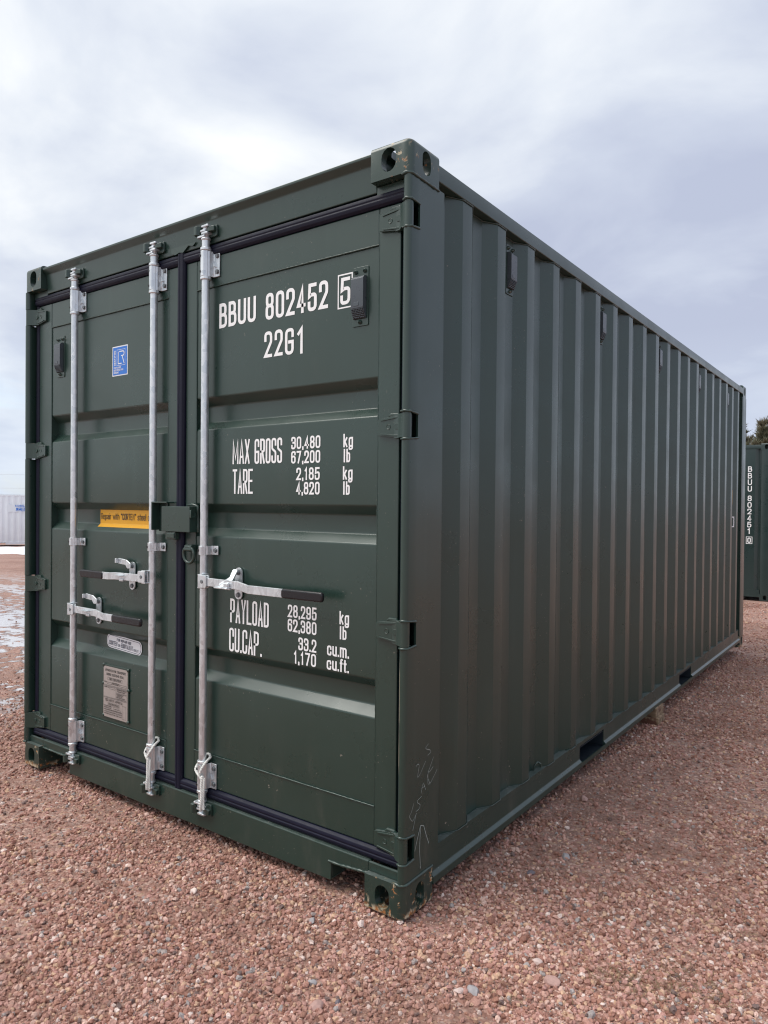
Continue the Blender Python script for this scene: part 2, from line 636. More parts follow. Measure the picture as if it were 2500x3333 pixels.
def ribbon(pts, s, closed=False):
    P = [Vector(p) for p in pts]
    Q = []
    for p in P:
        if not Q or (p - Q[-1]).length > 1e-6:
            Q.append(p)
    if closed and len(Q) > 2 and (Q[0] - Q[-1]).length < 1e-6:
        Q.pop()
    P = Q
    k = len(P)
    L, R = [], []
    for i in range(k):
        d0 = (P[i] - P[i - 1]).normalized() if (i > 0 or closed) else None
        d1 = (P[(i + 1) % k] - P[i]).normalized() if (i < k - 1 or closed) else None
        d0 = d0 or d1
        d1 = d1 or d0
        n0, n1 = Vector((-d0.y, d0.x)), Vector((-d1.y, d1.x))
        m = (n0 + n1)
        m = n0 if m.length < 1e-4 else m.normalized()
        w = s / 2 / max(0.42, m.dot(n0))
        L.append(P[i] + m * w)
        R.append(P[i] - m * w)
    quads = []
    for i in range(k if closed else k - 1):
        j = (i + 1) % k
        quads.append((R[i], R[j], L[j], L[i]))
    return quads


# ---------------------------------------------------------------- stroke lettering
S_ = True
GL = {
    'A': [[(0, 0), (.5, 1, S_), (1, 0)], [(.17, .27), (.83, .27)]],
    'B': ['c', [(0, .53, S_), (.9, .53), (.9, 1), (0, 1, S_)], 'c', [(0, 0, S_), (1, 0), (1, .53), (0, .53, S_)]],
    'C': [[(1, .70), (1, 1), (0, 1), (0, 0), (1, 0), (1, .30)]],
    'D': ['c', [(0, 0, S_), (1, 0), (1, 1), (0, 1, S_)]],
    'E': [[(1, 1, S_), (0, 1, S_), (0, 0, S_), (1, 0)], [(0, .52), (.85, .52)]],
    'F': [[(1, 1), (0, 1, S_), (0, 0)], [(0, .52), (.85, .52)]],
    'G': [[(1, .74), (1, 1), (0, 1), (0, 0), (1, 0), (1, .48, S_), (.5, .48)]],
    'H': [[(0, 0), (0, 1)], [(1, 0), (1, 1)], [(0, .52), (1, .52)]],
    'I': [[(.5, 0), (.5, 1)]],
    'J': [[(0, .25), (0, 0), (1, 0), (1, 1)]],
    'K': [[(0, 0), (0, 1)], [(1, 1), (.05, .42)], [(.3, .58), (1, 0)]],
    'L': [[(0, 1), (0, 0, S_), (1, 0)]],
    'M': [[(0, 0), (0, 1, S_), (.5, .2, S_), (1, 1, S_), (1, 0)]],
    'N': [[(0, 0), (0, 1, S_), (1, 0, S_), (1, 1)]],
    'O': ['c', [(0, 0), (1, 0), (1, 1), (0, 1)]],
    'P': [[(0, 0), (0, 1, S_), (1, 1), (1, .46), (0, .46)]],
    'Q': ['c', [(0, 0), (1, 0), (1, 1), (0, 1)], [(.6, .25), (1, -.05)]],
    'R': [[(0, 0), (0, 1, S_), (1, 1), (1, .48), (0, .48)], [(.45, .48), (1, 0)]],
    'S': [[(1, .76), (1, 1), (0, 1), (0, .58), (1, .44), (1, 0), (0, 0), (0, .24)]],
    'T': [[(0, 1), (1, 1)], [(.5, 0), (.5, 1)]],
    'U': [[(0, 1), (0, 0), (1, 0), (1, 1)]],
    'V': [[(0, 1), (.5, 0, S_), (1, 1)]],
    'W': [[(0, 1), (.25, 0, S_), (.5, .8, S_), (.75, 0, S_), (1, 1)]],
    'X': [[(0, 0), (1, 1)], [(0, 1), (1, 0)]],
    'Y': [[(0, 1), (.5, .45, S_), (1, 1)], [(.5, .45), (.5, 0)]],
    'Z': [[(0, 1), (1, 1, S_), (0, 0, S_), (1, 0)]],
    '0': ['c', [(0, 0), (1, 0), (1, 1), (0, 1)]],
    '1': [[(.15, .80), (.62, 1, S_), (.62, 0)]],
    '2': [[(0, .70), (0, 1), (1, 1), (1, .60), (0, 0, S_), (1, 0)]],
    '3': [[(0, .76), (0, 1), (1, 1), (1, .53), (.38, .53)], [(.38, .53), (1, .53), (1, 0), (0, 0), (0, .24)]],
    '4': [[(.70, 0), (.70, 1, S_), (0, .25, S_), (1, .25)]],
    '5': [[(.95, 1), (.10, 1, S_), (.04, .54, S_), (.35, .60), (1, .60), (1, 0), (0, 0), (0, .26)]],
    '6': ['c', [(0, 0), (1, 0), (1, .58), (0, .58)], [(0, .3), (0, 1), (1, 1), (1, .78)]],
    '7': [[(0, 1), (1, 1, S_), (.35, 0)]],
    '8': ['c', [(0, 0), (1, 0), (1, .53), (0, .53)], 'c', [(.04, .53), (.96, .53), (.96, 1), (.04, 1)]],
    '9': ['c', [(0, .42), (1, .42), (1, 1), (0, 1)], [(1, .7), (1, 0), (0, 0), (0, .22)]],
    ',': [[(.5, .06), (.4, -.10)]],
    '.': [[(.5, 0), (.5, .03)]],
    '-': [[(.1, .46), (.9, .46)]],
    '/': [[(0, 0), (1, 1)]],
    "'": [[(.5, 1), (.5, .84)]],
    '"': [[(.2, 1), (.2, .82)], [(.8, 1), (.8, .82)]],
    '&': [[(1, 0), (.1, .75), (.3, 1), (.6, .85), (0, .3), (.3, 0), (1, .4)]],
    'a': [[(.05, .62), (.3, .70), (1, .70), (1, 0)], [(1, .42), (0, .42), (0, 0), (1, .05)]],
    'b': [[(0, 1), (0, 0)], ['c'], [(0, .70), (1, .70), (1, 0), (0, 0)]],
    'c': [[(1, .5), (1, .70), (0, .70), (0, 0), (1, 0), (1, .2)]],
    'e': [[(0, .36), (1, .36, S_), (1, .70), (0, .70), (0, 0), (1, 0), (1, .14)]],
    'f': [[(.35, 0), (.35, 1), (1, 1)], [(0, .68), (.9, .68)]],
    'g': [[(1, .70, S_), (1, -.25), (0, -.25), (0, -.12)], [(1, .70), (0, .70), (0, 0), (1, 0)]],
    'h': [[(0, 1), (0, 0)], [(0, .70), (1, .70), (1, 0)]],
    'i': [[(.5, 0), (.5, .70)], [(.5, .92), (.5, .96)]],
    'k': [[(0, 0), (0, 1)], [(.95, .70), (.05, .28)], [(.3, .42), (1, 0)]],
    'l': [[(.5, 0), (.5, 1)]],
    'm': [[(0, 0), (0, .70)], [(0, .70), (.5, .70), (.5, 0)], [(.5, .70), (1, .70), (1, 0)]],
    'n': [[(0, 0), (0, .70)], [(0, .70), (1, .70), (1, 0)]],
    'o': ['c', [(0, 0), (1, 0), (1, .70), (0, .70)]],
    'p': [[(0, -.25), (0, .70)], [(0, .70), (1, .70), (1, 0), (0, 0)]],
    'q': [[(1, -.25), (1, .70)], [(1, .70), (0, .70), (0, 0), (1, 0)]],
    'r': [[(0, 0), (0, .70)], [(0, .6), (.3, .70), (1, .70)]],
    's': [[(1, .52), (1, .70), (0, .70), (0, .40), (1, .30), (1, 0), (0, 0), (0, .18)]],
    't': [[(.4, .95), (.4, 0), (1, 0)], [(0, .68), (1, .68)]],
    'u': [[(0, .70), (0, 0), (1, 0)], [(1, .70), (1, 0)]],
    'w': [[(0, .70), (.25, 0, S_), (.5, .6, S_), (.75, 0, S_), (1, .70)]],
    'y': [[(0, .70), (.5, 0)], [(1, .70), (.35, -.25)]],
    'd': [[(1, 1), (1, 0)], [(1, .70), (0, .70), (0, 0), (1, 0)]],
    'x': [[(0, 0), (1, .70)], [(0, .70), (1, 0)]],
}
RELW = {'M': 1.25, 'W': 1.4, 'm': 1.5, 'w': 1.4, 'I': .3, 'i': .3, 'l': .3, '1': .72, ',': .28, '.': .28, "'": .3, '"': .6, ' ': .55, 'f': .62, 't': .62, 'r': .68, '-': .7, '/': .7, 'k': .95}


class Text:
    """collects letter ribbons in a (u, v) plane; placed later by a mapping function"""

    def __init__(self):
        self.q = []
        self.layer = 0

    def stroke(self, pts, s, closed=False, mi=0):
        self.layer += 1
        for quad in ribbon(pts, s, closed):
            self.q.append((quad, self.layer, mi))

    def glyph(self, ch, u, v, w, h, s, mi=0, n=4, ext=True):
        g = GL.get(ch)
        if not g:
            return
        s = min(s, w * 0.62) if RELW.get(ch, 1) > 0.4 else s
        uw, vh = max(w - s, 1e-5), h - s
        closed = False
        for st in g:
            if st == 'c' or st == ['c']:
                closed = True
                continue
            pts = [(u + s / 2 + p[0] * uw, v + s / 2 + p[1] * vh) + tuple(p[2:]) for p in st]
            f = fillet(pts, uw * 0.5, n, closed)
            if not closed and ext:
                a, b = Vector(f[0]), Vector(f[1])
                c, d = Vector(f[-1]), Vector(f[-2])
                f[0] = tuple(a + (a - b).normalized() * s * .5)
                f[-1] = tuple(c + (c - d).normalized() * s * .5)
            self.stroke(f, s, closed, mi)
            closed = False

    def line(self, txt, u0, u1, v, h, s, gap=0.18, mi=0, n=4):
        """fit the string between u0 and u1"""
        rel = [RELW.get(c, 1.0) for c in txt]
        unit = (u1 - u0) / (sum(rel) + gap * (len(txt) - 1))
        u = u0
        for c, r in zip(txt, rel):
            self.glyph(c, u, v, unit * r, h, s, mi, n)
            u += unit * (r + gap)
        return self

    def frame(self, u0, u1, v0, v1, s, mi=0):
        a = s / 2
        self.stroke([(u0 + a, v0 + a), (u1 - a, v0 + a), (u1 - a, v1 - a), (u0 + a, v1 - a)], s, True, mi)
        return self

    def emit(self, mb, fn, lift=0.00006):
        for quad, layer, mi in self.q:
            mb.cur = mi
            mb.add([fn(p.x, p.y, lift * layer) for p in quad], [(0, 1, 2, 3)])
        mb.cur = 0
        return mb


# ---------------------------------------------------------------- terrain


def height(x, y):
    t = x * FWD[0] + y * FWD[1]
    tp = np.clip(t, 0, 44)
    tn = np.clip(t, -6, 0)
    b = -0.010 - 0.0110 * tp - 0.00042 * tp * tp - 0.006 * tn
    und = 0.006 * np.sin(2.1 * x + 0.7 * y) * np.sin(1.3 * y - 0.4 * x + 1) + 0.004 * np.sin(5.3 * x + 2) * np.sin(4.1 * y)
    far = np.clip(np.hypot(x - 0.1, y - 0.1) - 0.35, 0, 1)
    rut = 0.0
    # shallow wheel ruts across the yard on the left and beyond the far end
    w = np.clip((-x - 3.2) / 1.5, 0, 1)
    rut = -0.030 * w * (0.5 + 0.5 * np.sin(2.6 * y + 0.5 * np.sin(0.9 * x) + 0.25 * x))
    k = np.exp(-((y - 6.6 - 0.12 * x) / 0.10) ** 2) * np.clip((x - 0.15) / 0.5, 0, 1)
    return b + und * far + rut - 0.05 * k


def build_ground():
    nr, na = 250, 300
    rad = np.concatenate([[0.0], np.geomspace(0.25, 900.0, nr - 1)])
    ang = np.linspace(0, 2 * np.pi, na, endpoint=False)
    R, A = np.meshgrid(rad[1:], ang, indexing='ij')
    cx, cy = 0.6, -0.8
    X, Y = cx + R * np.cos(A), cy + R * np.sin(A)
    Z = height(X, Y)
    vs = [(cx, cy, float(height(np.array(cx), np.array(cy))))] + list(zip(X.ravel().tolist(), Y.ravel().tolist(), Z.ravel().tolist()))
    fs = [(0, 1 + j, 1 + (j + 1) % na) for j in range(na)]
    for i in range(nr - 2):
        a = 1 + i * na
        for j in range(na):
            k = (j + 1) % na
            fs.append((a + j, a + na + j, a + na + k, a + k))
    me = bpy.data.meshes.new('ground')
    me.from_pydata(vs, [], fs)
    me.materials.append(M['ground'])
    me.polygons.foreach_set('use_smooth', [True] * len(me.polygons))
    link('ground', me, kind='structure')


build_ground()

# ---------------------------------------------------------------- the container's geometry
L, W, H = 6.058, 2.438, 2.591
DY = 0.045                       # outer face of the door frames
XC = -W / 2


def stadium(w, h, n=8):
    """upright obround (or its round case) round the origin"""
    r = w / 2
    s = h / 2 - r
    return [(r * math.cos(t), s + r * math.sin(t)) for t in np.linspace(0, math.pi, n)] + \
           [(r * math.cos(t), -s + r * math.sin(t)) for t in np.linspace(math.pi, 2 * math.pi, n)]


def casting_mesh(top, mat):
    """corner fitting in the +x, -y corner: x -0.162..0, y 0..0.178, z 0..0.118, with its three apertures"""
    def tmp(mb, bev=0.0, edges=None):
        me = mb.mesh('tmp', [mat])
        if bev:
            bm = bmesh.new()
            bm.from_mesh(me)
            es = [e for e in bm.edges if edges(e)]
            bmesh.ops.bevel(bm, geom=es, offset=bev, segments=6, affect='EDGES', profile=0.5)
            bm.to_mesh(me)
            bm.free()
        return bpy.data.objects.new('tmp', me)
    zo = 0.118 if top else 0.0

    def corner(e):
        m = (e.verts[0].co + e.verts[1].co) / 2
        return abs(m.x) < 1e-4 and abs(m.y) < 1e-4

    def rim(e):
        if any(abs(v.co.z - zo) > 1e-4 for v in e.verts):
            return False
        m = (e.verts[0].co + e.verts[1].co) / 2
        return m.x > -1e-4 or m.y < 1e-4 or (m.x > -0.03 and m.y < 0.03)
    body = tmp(MB().box(-0.162, 0, 0, 0.178, 0, 0.118), 0.030, corner)
    bm = bmesh.new()
    bm.from_mesh(body.data)
    bmesh.ops.bevel(bm, geom=[e for e in bm.edges if rim(e)], offset=0.018 if top else 0.009, segments=4, affect='EDGES', profile=0.5)
    bm.to_mesh(body.data)
    bm.free()
    cav = MB().box(-0.134, -0.028, 0.028, 0.150, 0.026, 0.092)
    h0 = 0.060 if top else 0.058
    front = MB().prism([(-0.088 + u, h0 + v) for u, v in stadium(0.060, 0.080)], 'y', -0.02, 0.04)
    side = MB().prism([(0.098 + u, h0 + v) for u, v in stadium(0.052, 0.080)], 'x', -0.04, 0.02)
    vert = MB().prism([(-0.081 + u, 0.089 + v) for u, v in stadium(0.064, 0.122)], 'z', 0.08 if top else -0.02, 0.14 if top else 0.04)
    COL.objects.link(body)
    cutters = []
    for c in (cav, front, side, vert):
        o = tmp(c)
        COL.objects.link(o)
        md = body.modifiers.new('b', 'BOOLEAN')
        md.operation = 'DIFFERENCE'
        md.solver = 'EXACT'
        md.object = o
        cutters.append(o)
    dg = bpy.context.evaluated_depsgraph_get()
    me = bpy.data.meshes.new_from_object(body.evaluated_get(dg))
    for o in cutters + [body]:
        bpy.data.objects.remove(o)
    me.polygons.foreach_set('use_smooth', [True] * len(me.polygons))
    me.set_sharp_from_angle(angle=math.radians(35))
    me.name = 'corner_casting'
    return me


def mirrored(me, fx, fy, L_, W_):
    """mirror a mesh of the +x,-y corner into another corner of an L_ by W_ box"""
    c = me.copy()
    co = np.empty(len(c.vertices) * 3, dtype=np.float32)
    c.vertices.foreach_get('co', co)
    co = co.reshape(-1, 3)
    if fx:
        co[:, 0] = -W_ - co[:, 0]
    if fy:
        co[:, 1] = L_ - co[:, 1]
    c.vertices.foreach_set('co', co.ravel())
    if fx != fy:
        c.flip_normals()
    c.update()
    return c


CAST_TOP = casting_mesh(True, M['cast'])
CAST_BOT = casting_mesh(False, M['rust'])


def castings(root, mat_top=None, mat_bot=None):
    for top in (False, True):
        for fx in (False, True):
            for fy in (False, True):
                me = mirrored(CAST_TOP if top else CAST_BOT, fx, fy, L, W)
                m = mat_top if top else mat_bot
                if m:
                    me.materials[0] = m
                o = link('corner_casting', me, root)
                o.location.z = H - 0.118 if top else 0


def corrugation(y0, y1, ends, depth=0.036, outer=-0.006, flat=0.070, slope=0.068):
    """plan outline (x, y) of the side sheet; ends: far ends of the outer flats"""
    pts = [(outer - depth, y0)]
    for e in ends:
        a = e - flat
        pts += [(outer - depth, a - slope), (outer, a), (outer, e), (outer - depth, e + slope)]
    pts.append((outer - depth, y1))
    pts = [p for i, p in enumerate(pts) if y0 - 1e-6 <= p[1] <= y1 + 1e-6]
    return pts


def sheet(pts, z0, z1, th=0.003, r=0.0045):
    f = fillet(pts, r, 3)
    b = [(x - th, y) for x, y in reversed(f)]
    return MB().prism(f + b, 'z', z0, z1)


E0, PITCH = 0.425, 0.2783
RIBS = [E0 + PITCH * k for k in range(20)]
Z_SH0, Z_SH1 = 0.176, 2.506

# ---------------------------------------------------------------- the main container
box = empty('shipping_container', label='large dark green shipping container with closed double doors facing the viewer', cat='shipping container', group=None)
castings(box)
P = M['paint']

# hinge heights
HZ = [0.231, 0.951, 1.646, 2.343]
GAP = 0.0425


def nose_poly():
    pts = [(-0.033, 0.060), (-0.033, 0.016)]
    pts += [(-0.0165 + 0.0165 * math.cos(t), 0.0165 + 0.0165 * math.sin(t)) for t in np.linspace(math.pi, 1.5 * math.pi, 7)]
    pts += [(0, 0.0), (0, 0.060)]
    return fillet([(-0.029, 0.060), (-0.033, 0.030), (-0.033, 0.0), (0.0, 0.0), (0, 0.060)], 0.0165, 7)


def corner_post(front, fx):
    mb = MB()
    z0, z1 = 0.118, H - 0.118
    if front:
        # web along the container side with a folded inner flange, and the rounded nose between the hinges
        mb.prism([(-0.008, 0.060), (0.0, 0.060), (0.0, 0.2135), (-0.008, 0.2135)], 'z', z0, z1)
        mb.prism([(-0.055, 0.110), (-0.0085, 0.110), (-0.0085, 0.118), (-0.047, 0.118), (-0.047, 0.20), (-0.055, 0.20)], 'z', z0, z1)
        cuts = [z0] + [c for h in HZ for c in (h - GAP, h + GAP)] + [z1]
        for a, b in zip(cuts[::2], cuts[1::2]):
            poly = [(-0.026, 0.0600), (-0.033, 0.026)] + [(-0.0165 + 0.0165 * math.cos(t), 0.0165 - 0.0165 * math.sin(t)) for t in np.linspace(0.1, math.pi - 0.1, 9)][::-1] + [(0.0, 0.0600), (-0.008, 0.0600), (-0.008, 0.026), (-0.018, 0.022), (-0.020, 0.0600)]
            mb.prism(poly, 'z', a, b)
    else:
        mb.prism(fillet([(-0.12, L - 0.006), (0.0, L - 0.006), (0.0, L - 0.205), (-0.006, L - 0.205), (-0.006, L - 0.012), (-0.12, L - 0.012)], 0.004, 2, True), 'z', z0, z1)
        mb.box(-0.06, -0.0065, L - 0.20, L - 0.19, z0, z1)
    me = mb.mesh('corner_post', [M['post'] if front else P], 30)
    if fx:
        me = mirrored(me, True, False, L, W)
    return link('corner_post', me, box)


for fr in (True, False):
    for fx in (False, True):
        corner_post(fr, fx)


def weld_line(pts, r, parent, mat, name='weld_bead', seed=0):
    """a wobbling bead of weld"""
    rr = random.Random(seed)
    P0 = [Vector(p) for p in pts]
    path, rs = [], []
    for a, b in zip(P0[:-1], P0[1:]):
        n = max(2, int((b - a).length / 0.009))
        for i in range(n):
            path.append(a.lerp(b, i / n))
            rs.append(r * rr.uniform(0.75, 1.25))
    path.append(P0[-1])
    rs.append(r)
    mb = MB()
    mb.tube(path, rs, 6)
    return obj(name, mb, mat, parent, smooth=60)


# welds where posts meet castings, and round the hinge cut-outs
zt, zb = H - 0.118, 0.118
weld_line([(-0.034, 0.002, zt - .002), (-0.016, -0.002, zt), (0.001, 0.012, zt - .002), (0.001, 0.10, zt - .003), (0.001, 0.176, zt - .004)], 0.005, box, P, seed=1)
weld_line([(-0.034, 0.002, zb + .002), (-0.016, -0.002, zb), (0.001, 0.012, zb + .002), (0.001, 0.10, zb + .003), (0.001, 0.176, zb + .004)], 0.005, box, P, seed=2)
weld_line([(-W + 0.034, 0.002, zb + .002), (-W + 0.016, -0.002, zb), (-W, 0.012, zb + .002)], 0.005, box, P, seed=3)
for i, h in enumerate(HZ):
    for s in (-1, 1):
        weld_line([(-0.031, 0.006, h + s * (GAP + .003)), (-0.016, -0.001, h + s * (GAP + .004)), (0.0005, 0.010, h + s * (GAP + .003)), (0.001, 0.058, h + s * (GAP - .002))], 0.0042, box, P, seed=10 + i * 2 + s)

# header over the doors: inclined plate with a projecting lip
mb = MB()
mb.prism([(0.036, 2.452), (0.027, 2.545), (0.010, 2.562), (0.006, 2.566), (0.006, 2.576), (0.11, 2.580), (0.11, 2.452)], 'x', -W + 0.163, -0.163)
mb.box(-0.1625, -0.034, 0.036, 0.11, 2.44, 2.472)
mb.box(-W + 0.034, -W + 0.1625, 0.036, 0.11, 2.44, 2.472)
obj('door_header', mb, P, box, bevel=0.003)

# sill under the doors, cut out at both ends above the castings
mb = MB()
mb.prism([(-W + .163, .108), (-W + .163, .150), (-.163, .150), (-.163, .108), (-.330, .096), (-.333, .030), (-2.028, .030), (-2.030, .108)], 'y', 0.022, 0.032)
mb.box(-0.1625, -0.034, 0.022, 0.032, 0.119, 0.150)
mb.box(-W + 0.034, -W + 0.1625, 0.022, 0.032, 0.119, 0.150)
mb.box(-2.028, -0.333, 0.0325, 0.110, 0.030, 0.038)
mb.box(-W + .163, -.163, 0.0325, 0.120, 0.140, 0.1495)
mb.box(-2.028, -2.022, 0.0325, 0.110, 0.0385, 0.139)
mb.box(-0.339, -0.333, 0.0325, 0.110, 0.0385, 0.139)
obj('door_sill', mb, P, box, bevel=0.0025)
weld_line([(-0.342, .020, .099), (-0.30, .020, .0985), (-0.165, .021, .109)], 0.005, box, P, seed=31)
weld_line([(-2.030, .020, .110), (-2.275, .021, .110)], 0.005, box, P, seed=32)

# floor, cross members and the fork pockets
mb = MB()
mb.box(-W + 0.06, -0.06, 0.13, L - 0.1, 0.150, 0.176)
obj('floor_panel', mb, M['dark'], box)
for i in range(17):
    y = 0.28 + i * 0.343
    if 1.5 < y < 2.05 or 3.48 < y < 4.02:
        continue
    mb = MB()
    mb.prism([(y, 0.058), (y + 0.045, 0.058), (y + 0.045, 0.063), (y + 0.005, 0.063), (y + 0.005, 0.144), (y + 0.045, 0.144), (y + 0.045, 0.149), (y, 0.149)], 'x', -W + 0.06, -0.062)
    obj('cross_member', mb, M['paint'], box)
FORK = [(1.597, 1.955), (3.577, 3.930)]
for a, b in FORK:
    mb = MB()
    mb.box(-W + .03, -.012, a - 0.008, a, 0.066, 0.156)
    mb.box(-W + .03, -.012, b, b + 0.008, 0.066, 0.156)
    mb.box(-W + .03, -.012, a, b, 0.146, 0.1495)
    mb.box(-W + .03, -0.002, a - 0.008, b + 0.008, 0.0565, 0.0655)
    obj('fork_pocket', mb, M['pocket'], box, bevel=0.0015)


def bottom_rail(fx):
    mb = MB()
    segs = [(0.178, FORK[0][0]), (FORK[0][1], FORK[1][0]), (FORK[1][1], L - 0.178)]
    lip = fillet([(-0.008, 0.158), (-0.008, 0.092), (0.005, 0.083), (0.005, 0.057)], 0.010, 5)
    inner = [(-0.001, 0.057), (-0.013, 0.080), (-0.013, 0.158)]
    for a, b in segs:
        mb.prism([(x, z) for x, z in lip + inner], 'y', a, b)
    for a, b in FORK:
        mb.prism([(0.005, 0.078), (0.005, 0.057), (-0.001, 0.057), (-0.001, 0.078)], 'y', a - 0.0, b)
    mb.prism([(-0.008, 0.1585), (-0.008, 0.178), (-0.062, 0.178), (-0.062, 0.1585)], 'y', 0.178, L - 0.178)
    me = mb.mesh('bottom_rail', [P], 30)
    if fx:
        me = mirrored(me, True, False, L, W)
    link('bottom_rail', me, box)


def top_rail(fx, root=None, mat=None):
    mb = MB()
    mb.prism(fillet([(-0.062, 2.503), (-0.001, 2.503), (-0.001, 2.562), (-0.062, 2.562)], 0.006, 3, True), 'y', 0.178, L - 0.178)
    mb.box(-0.008, -0.001, 0.150, 0.178, 2.46, 2.4725)
    me = mb.mesh('top_rail', [mat or P], 30)
    if fx:
        me = mirrored(me, True, False, L, W)
    link('top_rail', me, root or box)


for fx in (False, True):
    bottom_rail(fx)
    top_rail(fx)

# right hand side wall: five welded sheets
seams = [0.205] + [E0 + PITCH * k + 0.068 + 0.035 for k in (2.64, 6.64, 10.64, 14.64)] + [L - 0.2]
seams = [0.205] + [RIBS[k] + 0.085 for k in (3, 7, 11, 15)] + [L - 0.19]
full = corrugation(0.2, L - 0.18, RIBS)


def cut(pts, a, b):
    def at(y):
        for (x0, y0), (x1, y1) in zip(pts[:-1], pts[1:]):
            if y0 <= y <= y1 and y1 > y0:
                return (x0 + (x1 - x0) * (y - y0) / (y1 - y0), y)
        return pts[-1]
    return [at(a)] + [p for p in pts if a + 1e-6 < p[1] < b - 1e-6] + [at(b)]


for i, (a, b) in enumerate(zip(seams[:-1], seams[1:])):
    obj('side_sheet', sheet(cut(full, a, b - 0.0012), Z_SH0, Z_SH1), P, box, smooth=20)
for s in seams[1:-1]:
    weld_line([(-0.0415, s, Z_SH0 + .005), (-0.0415, s, Z_SH1 - .005)], 0.0026, box, P, seed=int(s * 100))
me = mirrored(sheet(full, Z_SH0, Z_SH1).mesh('side_sheet', [P], 20), True, False, L, W)
link('side_sheet', me, box)
# weld along the foot and head of the side wall
foot = [(x + 0.003, y, Z_SH0 + 0.003) for x, y in full[1:-1]]
weld_line(foot, 0.0018, box, P, seed=77)
weld_line([(x + 0.002, y, Z_SH1 - 0.006) for x, y in full[1:-1]], 0.0025, box, P, seed=78)

# rear wall and roof
rp = corrugation(0.12, W - 0.12, [0.30 + 0.235 * k for k in range(9)], depth=0.04, outer=0)
f = fillet(rp, 0.006, 2)
mb = MB()
mb.prism([(-y, L - 0.008 + x) for x, y in f] + [(-y, L - 0.011 + x) for x, y in reversed(f)], 'z', 0.16, 2.51)
obj('end_sheet', mb, P, box, smooth=20)
mb = MB()
mb.box(-W + 0.163, -0.163, L - 0.06, L, 2.50, 2.562)
obj('end_rail', mb, P, box, bevel=0.003)
mb = MB()
mb.box(-W + 0.163, -0.163, L - 0.06, L, 0.05, 0.178)
obj('end_rail', mb, P, box, bevel=0.003)
rib = []
y = 0.19
while y < L - 0.19:
    rib += [(y, 2.566), (y + 0.06, 2.566), (y + 0.075, 2.580), (y + 0.165, 2.580), (y + 0.18, 2.566)]
    y += 0.209
rib = [p for p in rib if p[0] < L - 0.18]
mb = MB()
mb.prism(rib + [(p[0], p[1] - 0.003) for p in reversed(rib)], 'x', -W + 0.05, -0.05)
obj('roof_panel', mb, P, box)

# ---- doors
BANDS = [1.755, 1.3105, 0.7065]          # centres of the three horizontal recesses
HB, SL, DEP = 0.0675, 0.034, 0.036
PANEL_Y = DY + 0.0035


def panel_y(z):
    for c in BANDS:
        d = abs(z - c)
        if d < HB:
            return PANEL_Y + DEP * min(1, (HB - d) / SL)
    return PANEL_Y


def panel_mesh(x0, x1):
    pts = [(PANEL_Y, 0.328)]
    for c in reversed(BANDS):
        pts += [(PANEL_Y, c - HB), (PANEL_Y + DEP, c - HB + SL), (PANEL_Y + DEP, c + HB - SL), (PANEL_Y, c + HB)]
    pts.append((PANEL_Y, 2.283))
    f = fillet(pts, 0.012, 5)
    mb = MB()
    mb.prism(f + [(y + 0.003, z) for y, z in reversed(f)], 'x', x0, x1)
    return mb


def bar_gasket(mb, axis, a, b, c0, c1, y0=0.030, y1=0.062):
    """ribbed rubber lip: two rounded ridges with a groove between, along x or z; c0..c1 across"""
    w = c1 - c0
    prof = [(c0, y1), (c0, y0 + 0.012), (c0 + .16 * w, y0 + 0.004), (c0 + .42 * w, y0), (c0 + .52 * w, y0 + 0.004), (c0 + .62 * w, y0 + 0.001), (c0 + .86 * w, y0 + 0.003), (c1, y0 + 0.013), (c1, y1)]
    f = fillet(prof, 0.005, 3)
    if axis == 'x':
        mb.prism([(y, c) for c, y in f], 'x', a, b)
    else:
        mb.prism([(c, y) for c, y in f], 'z', a, b)


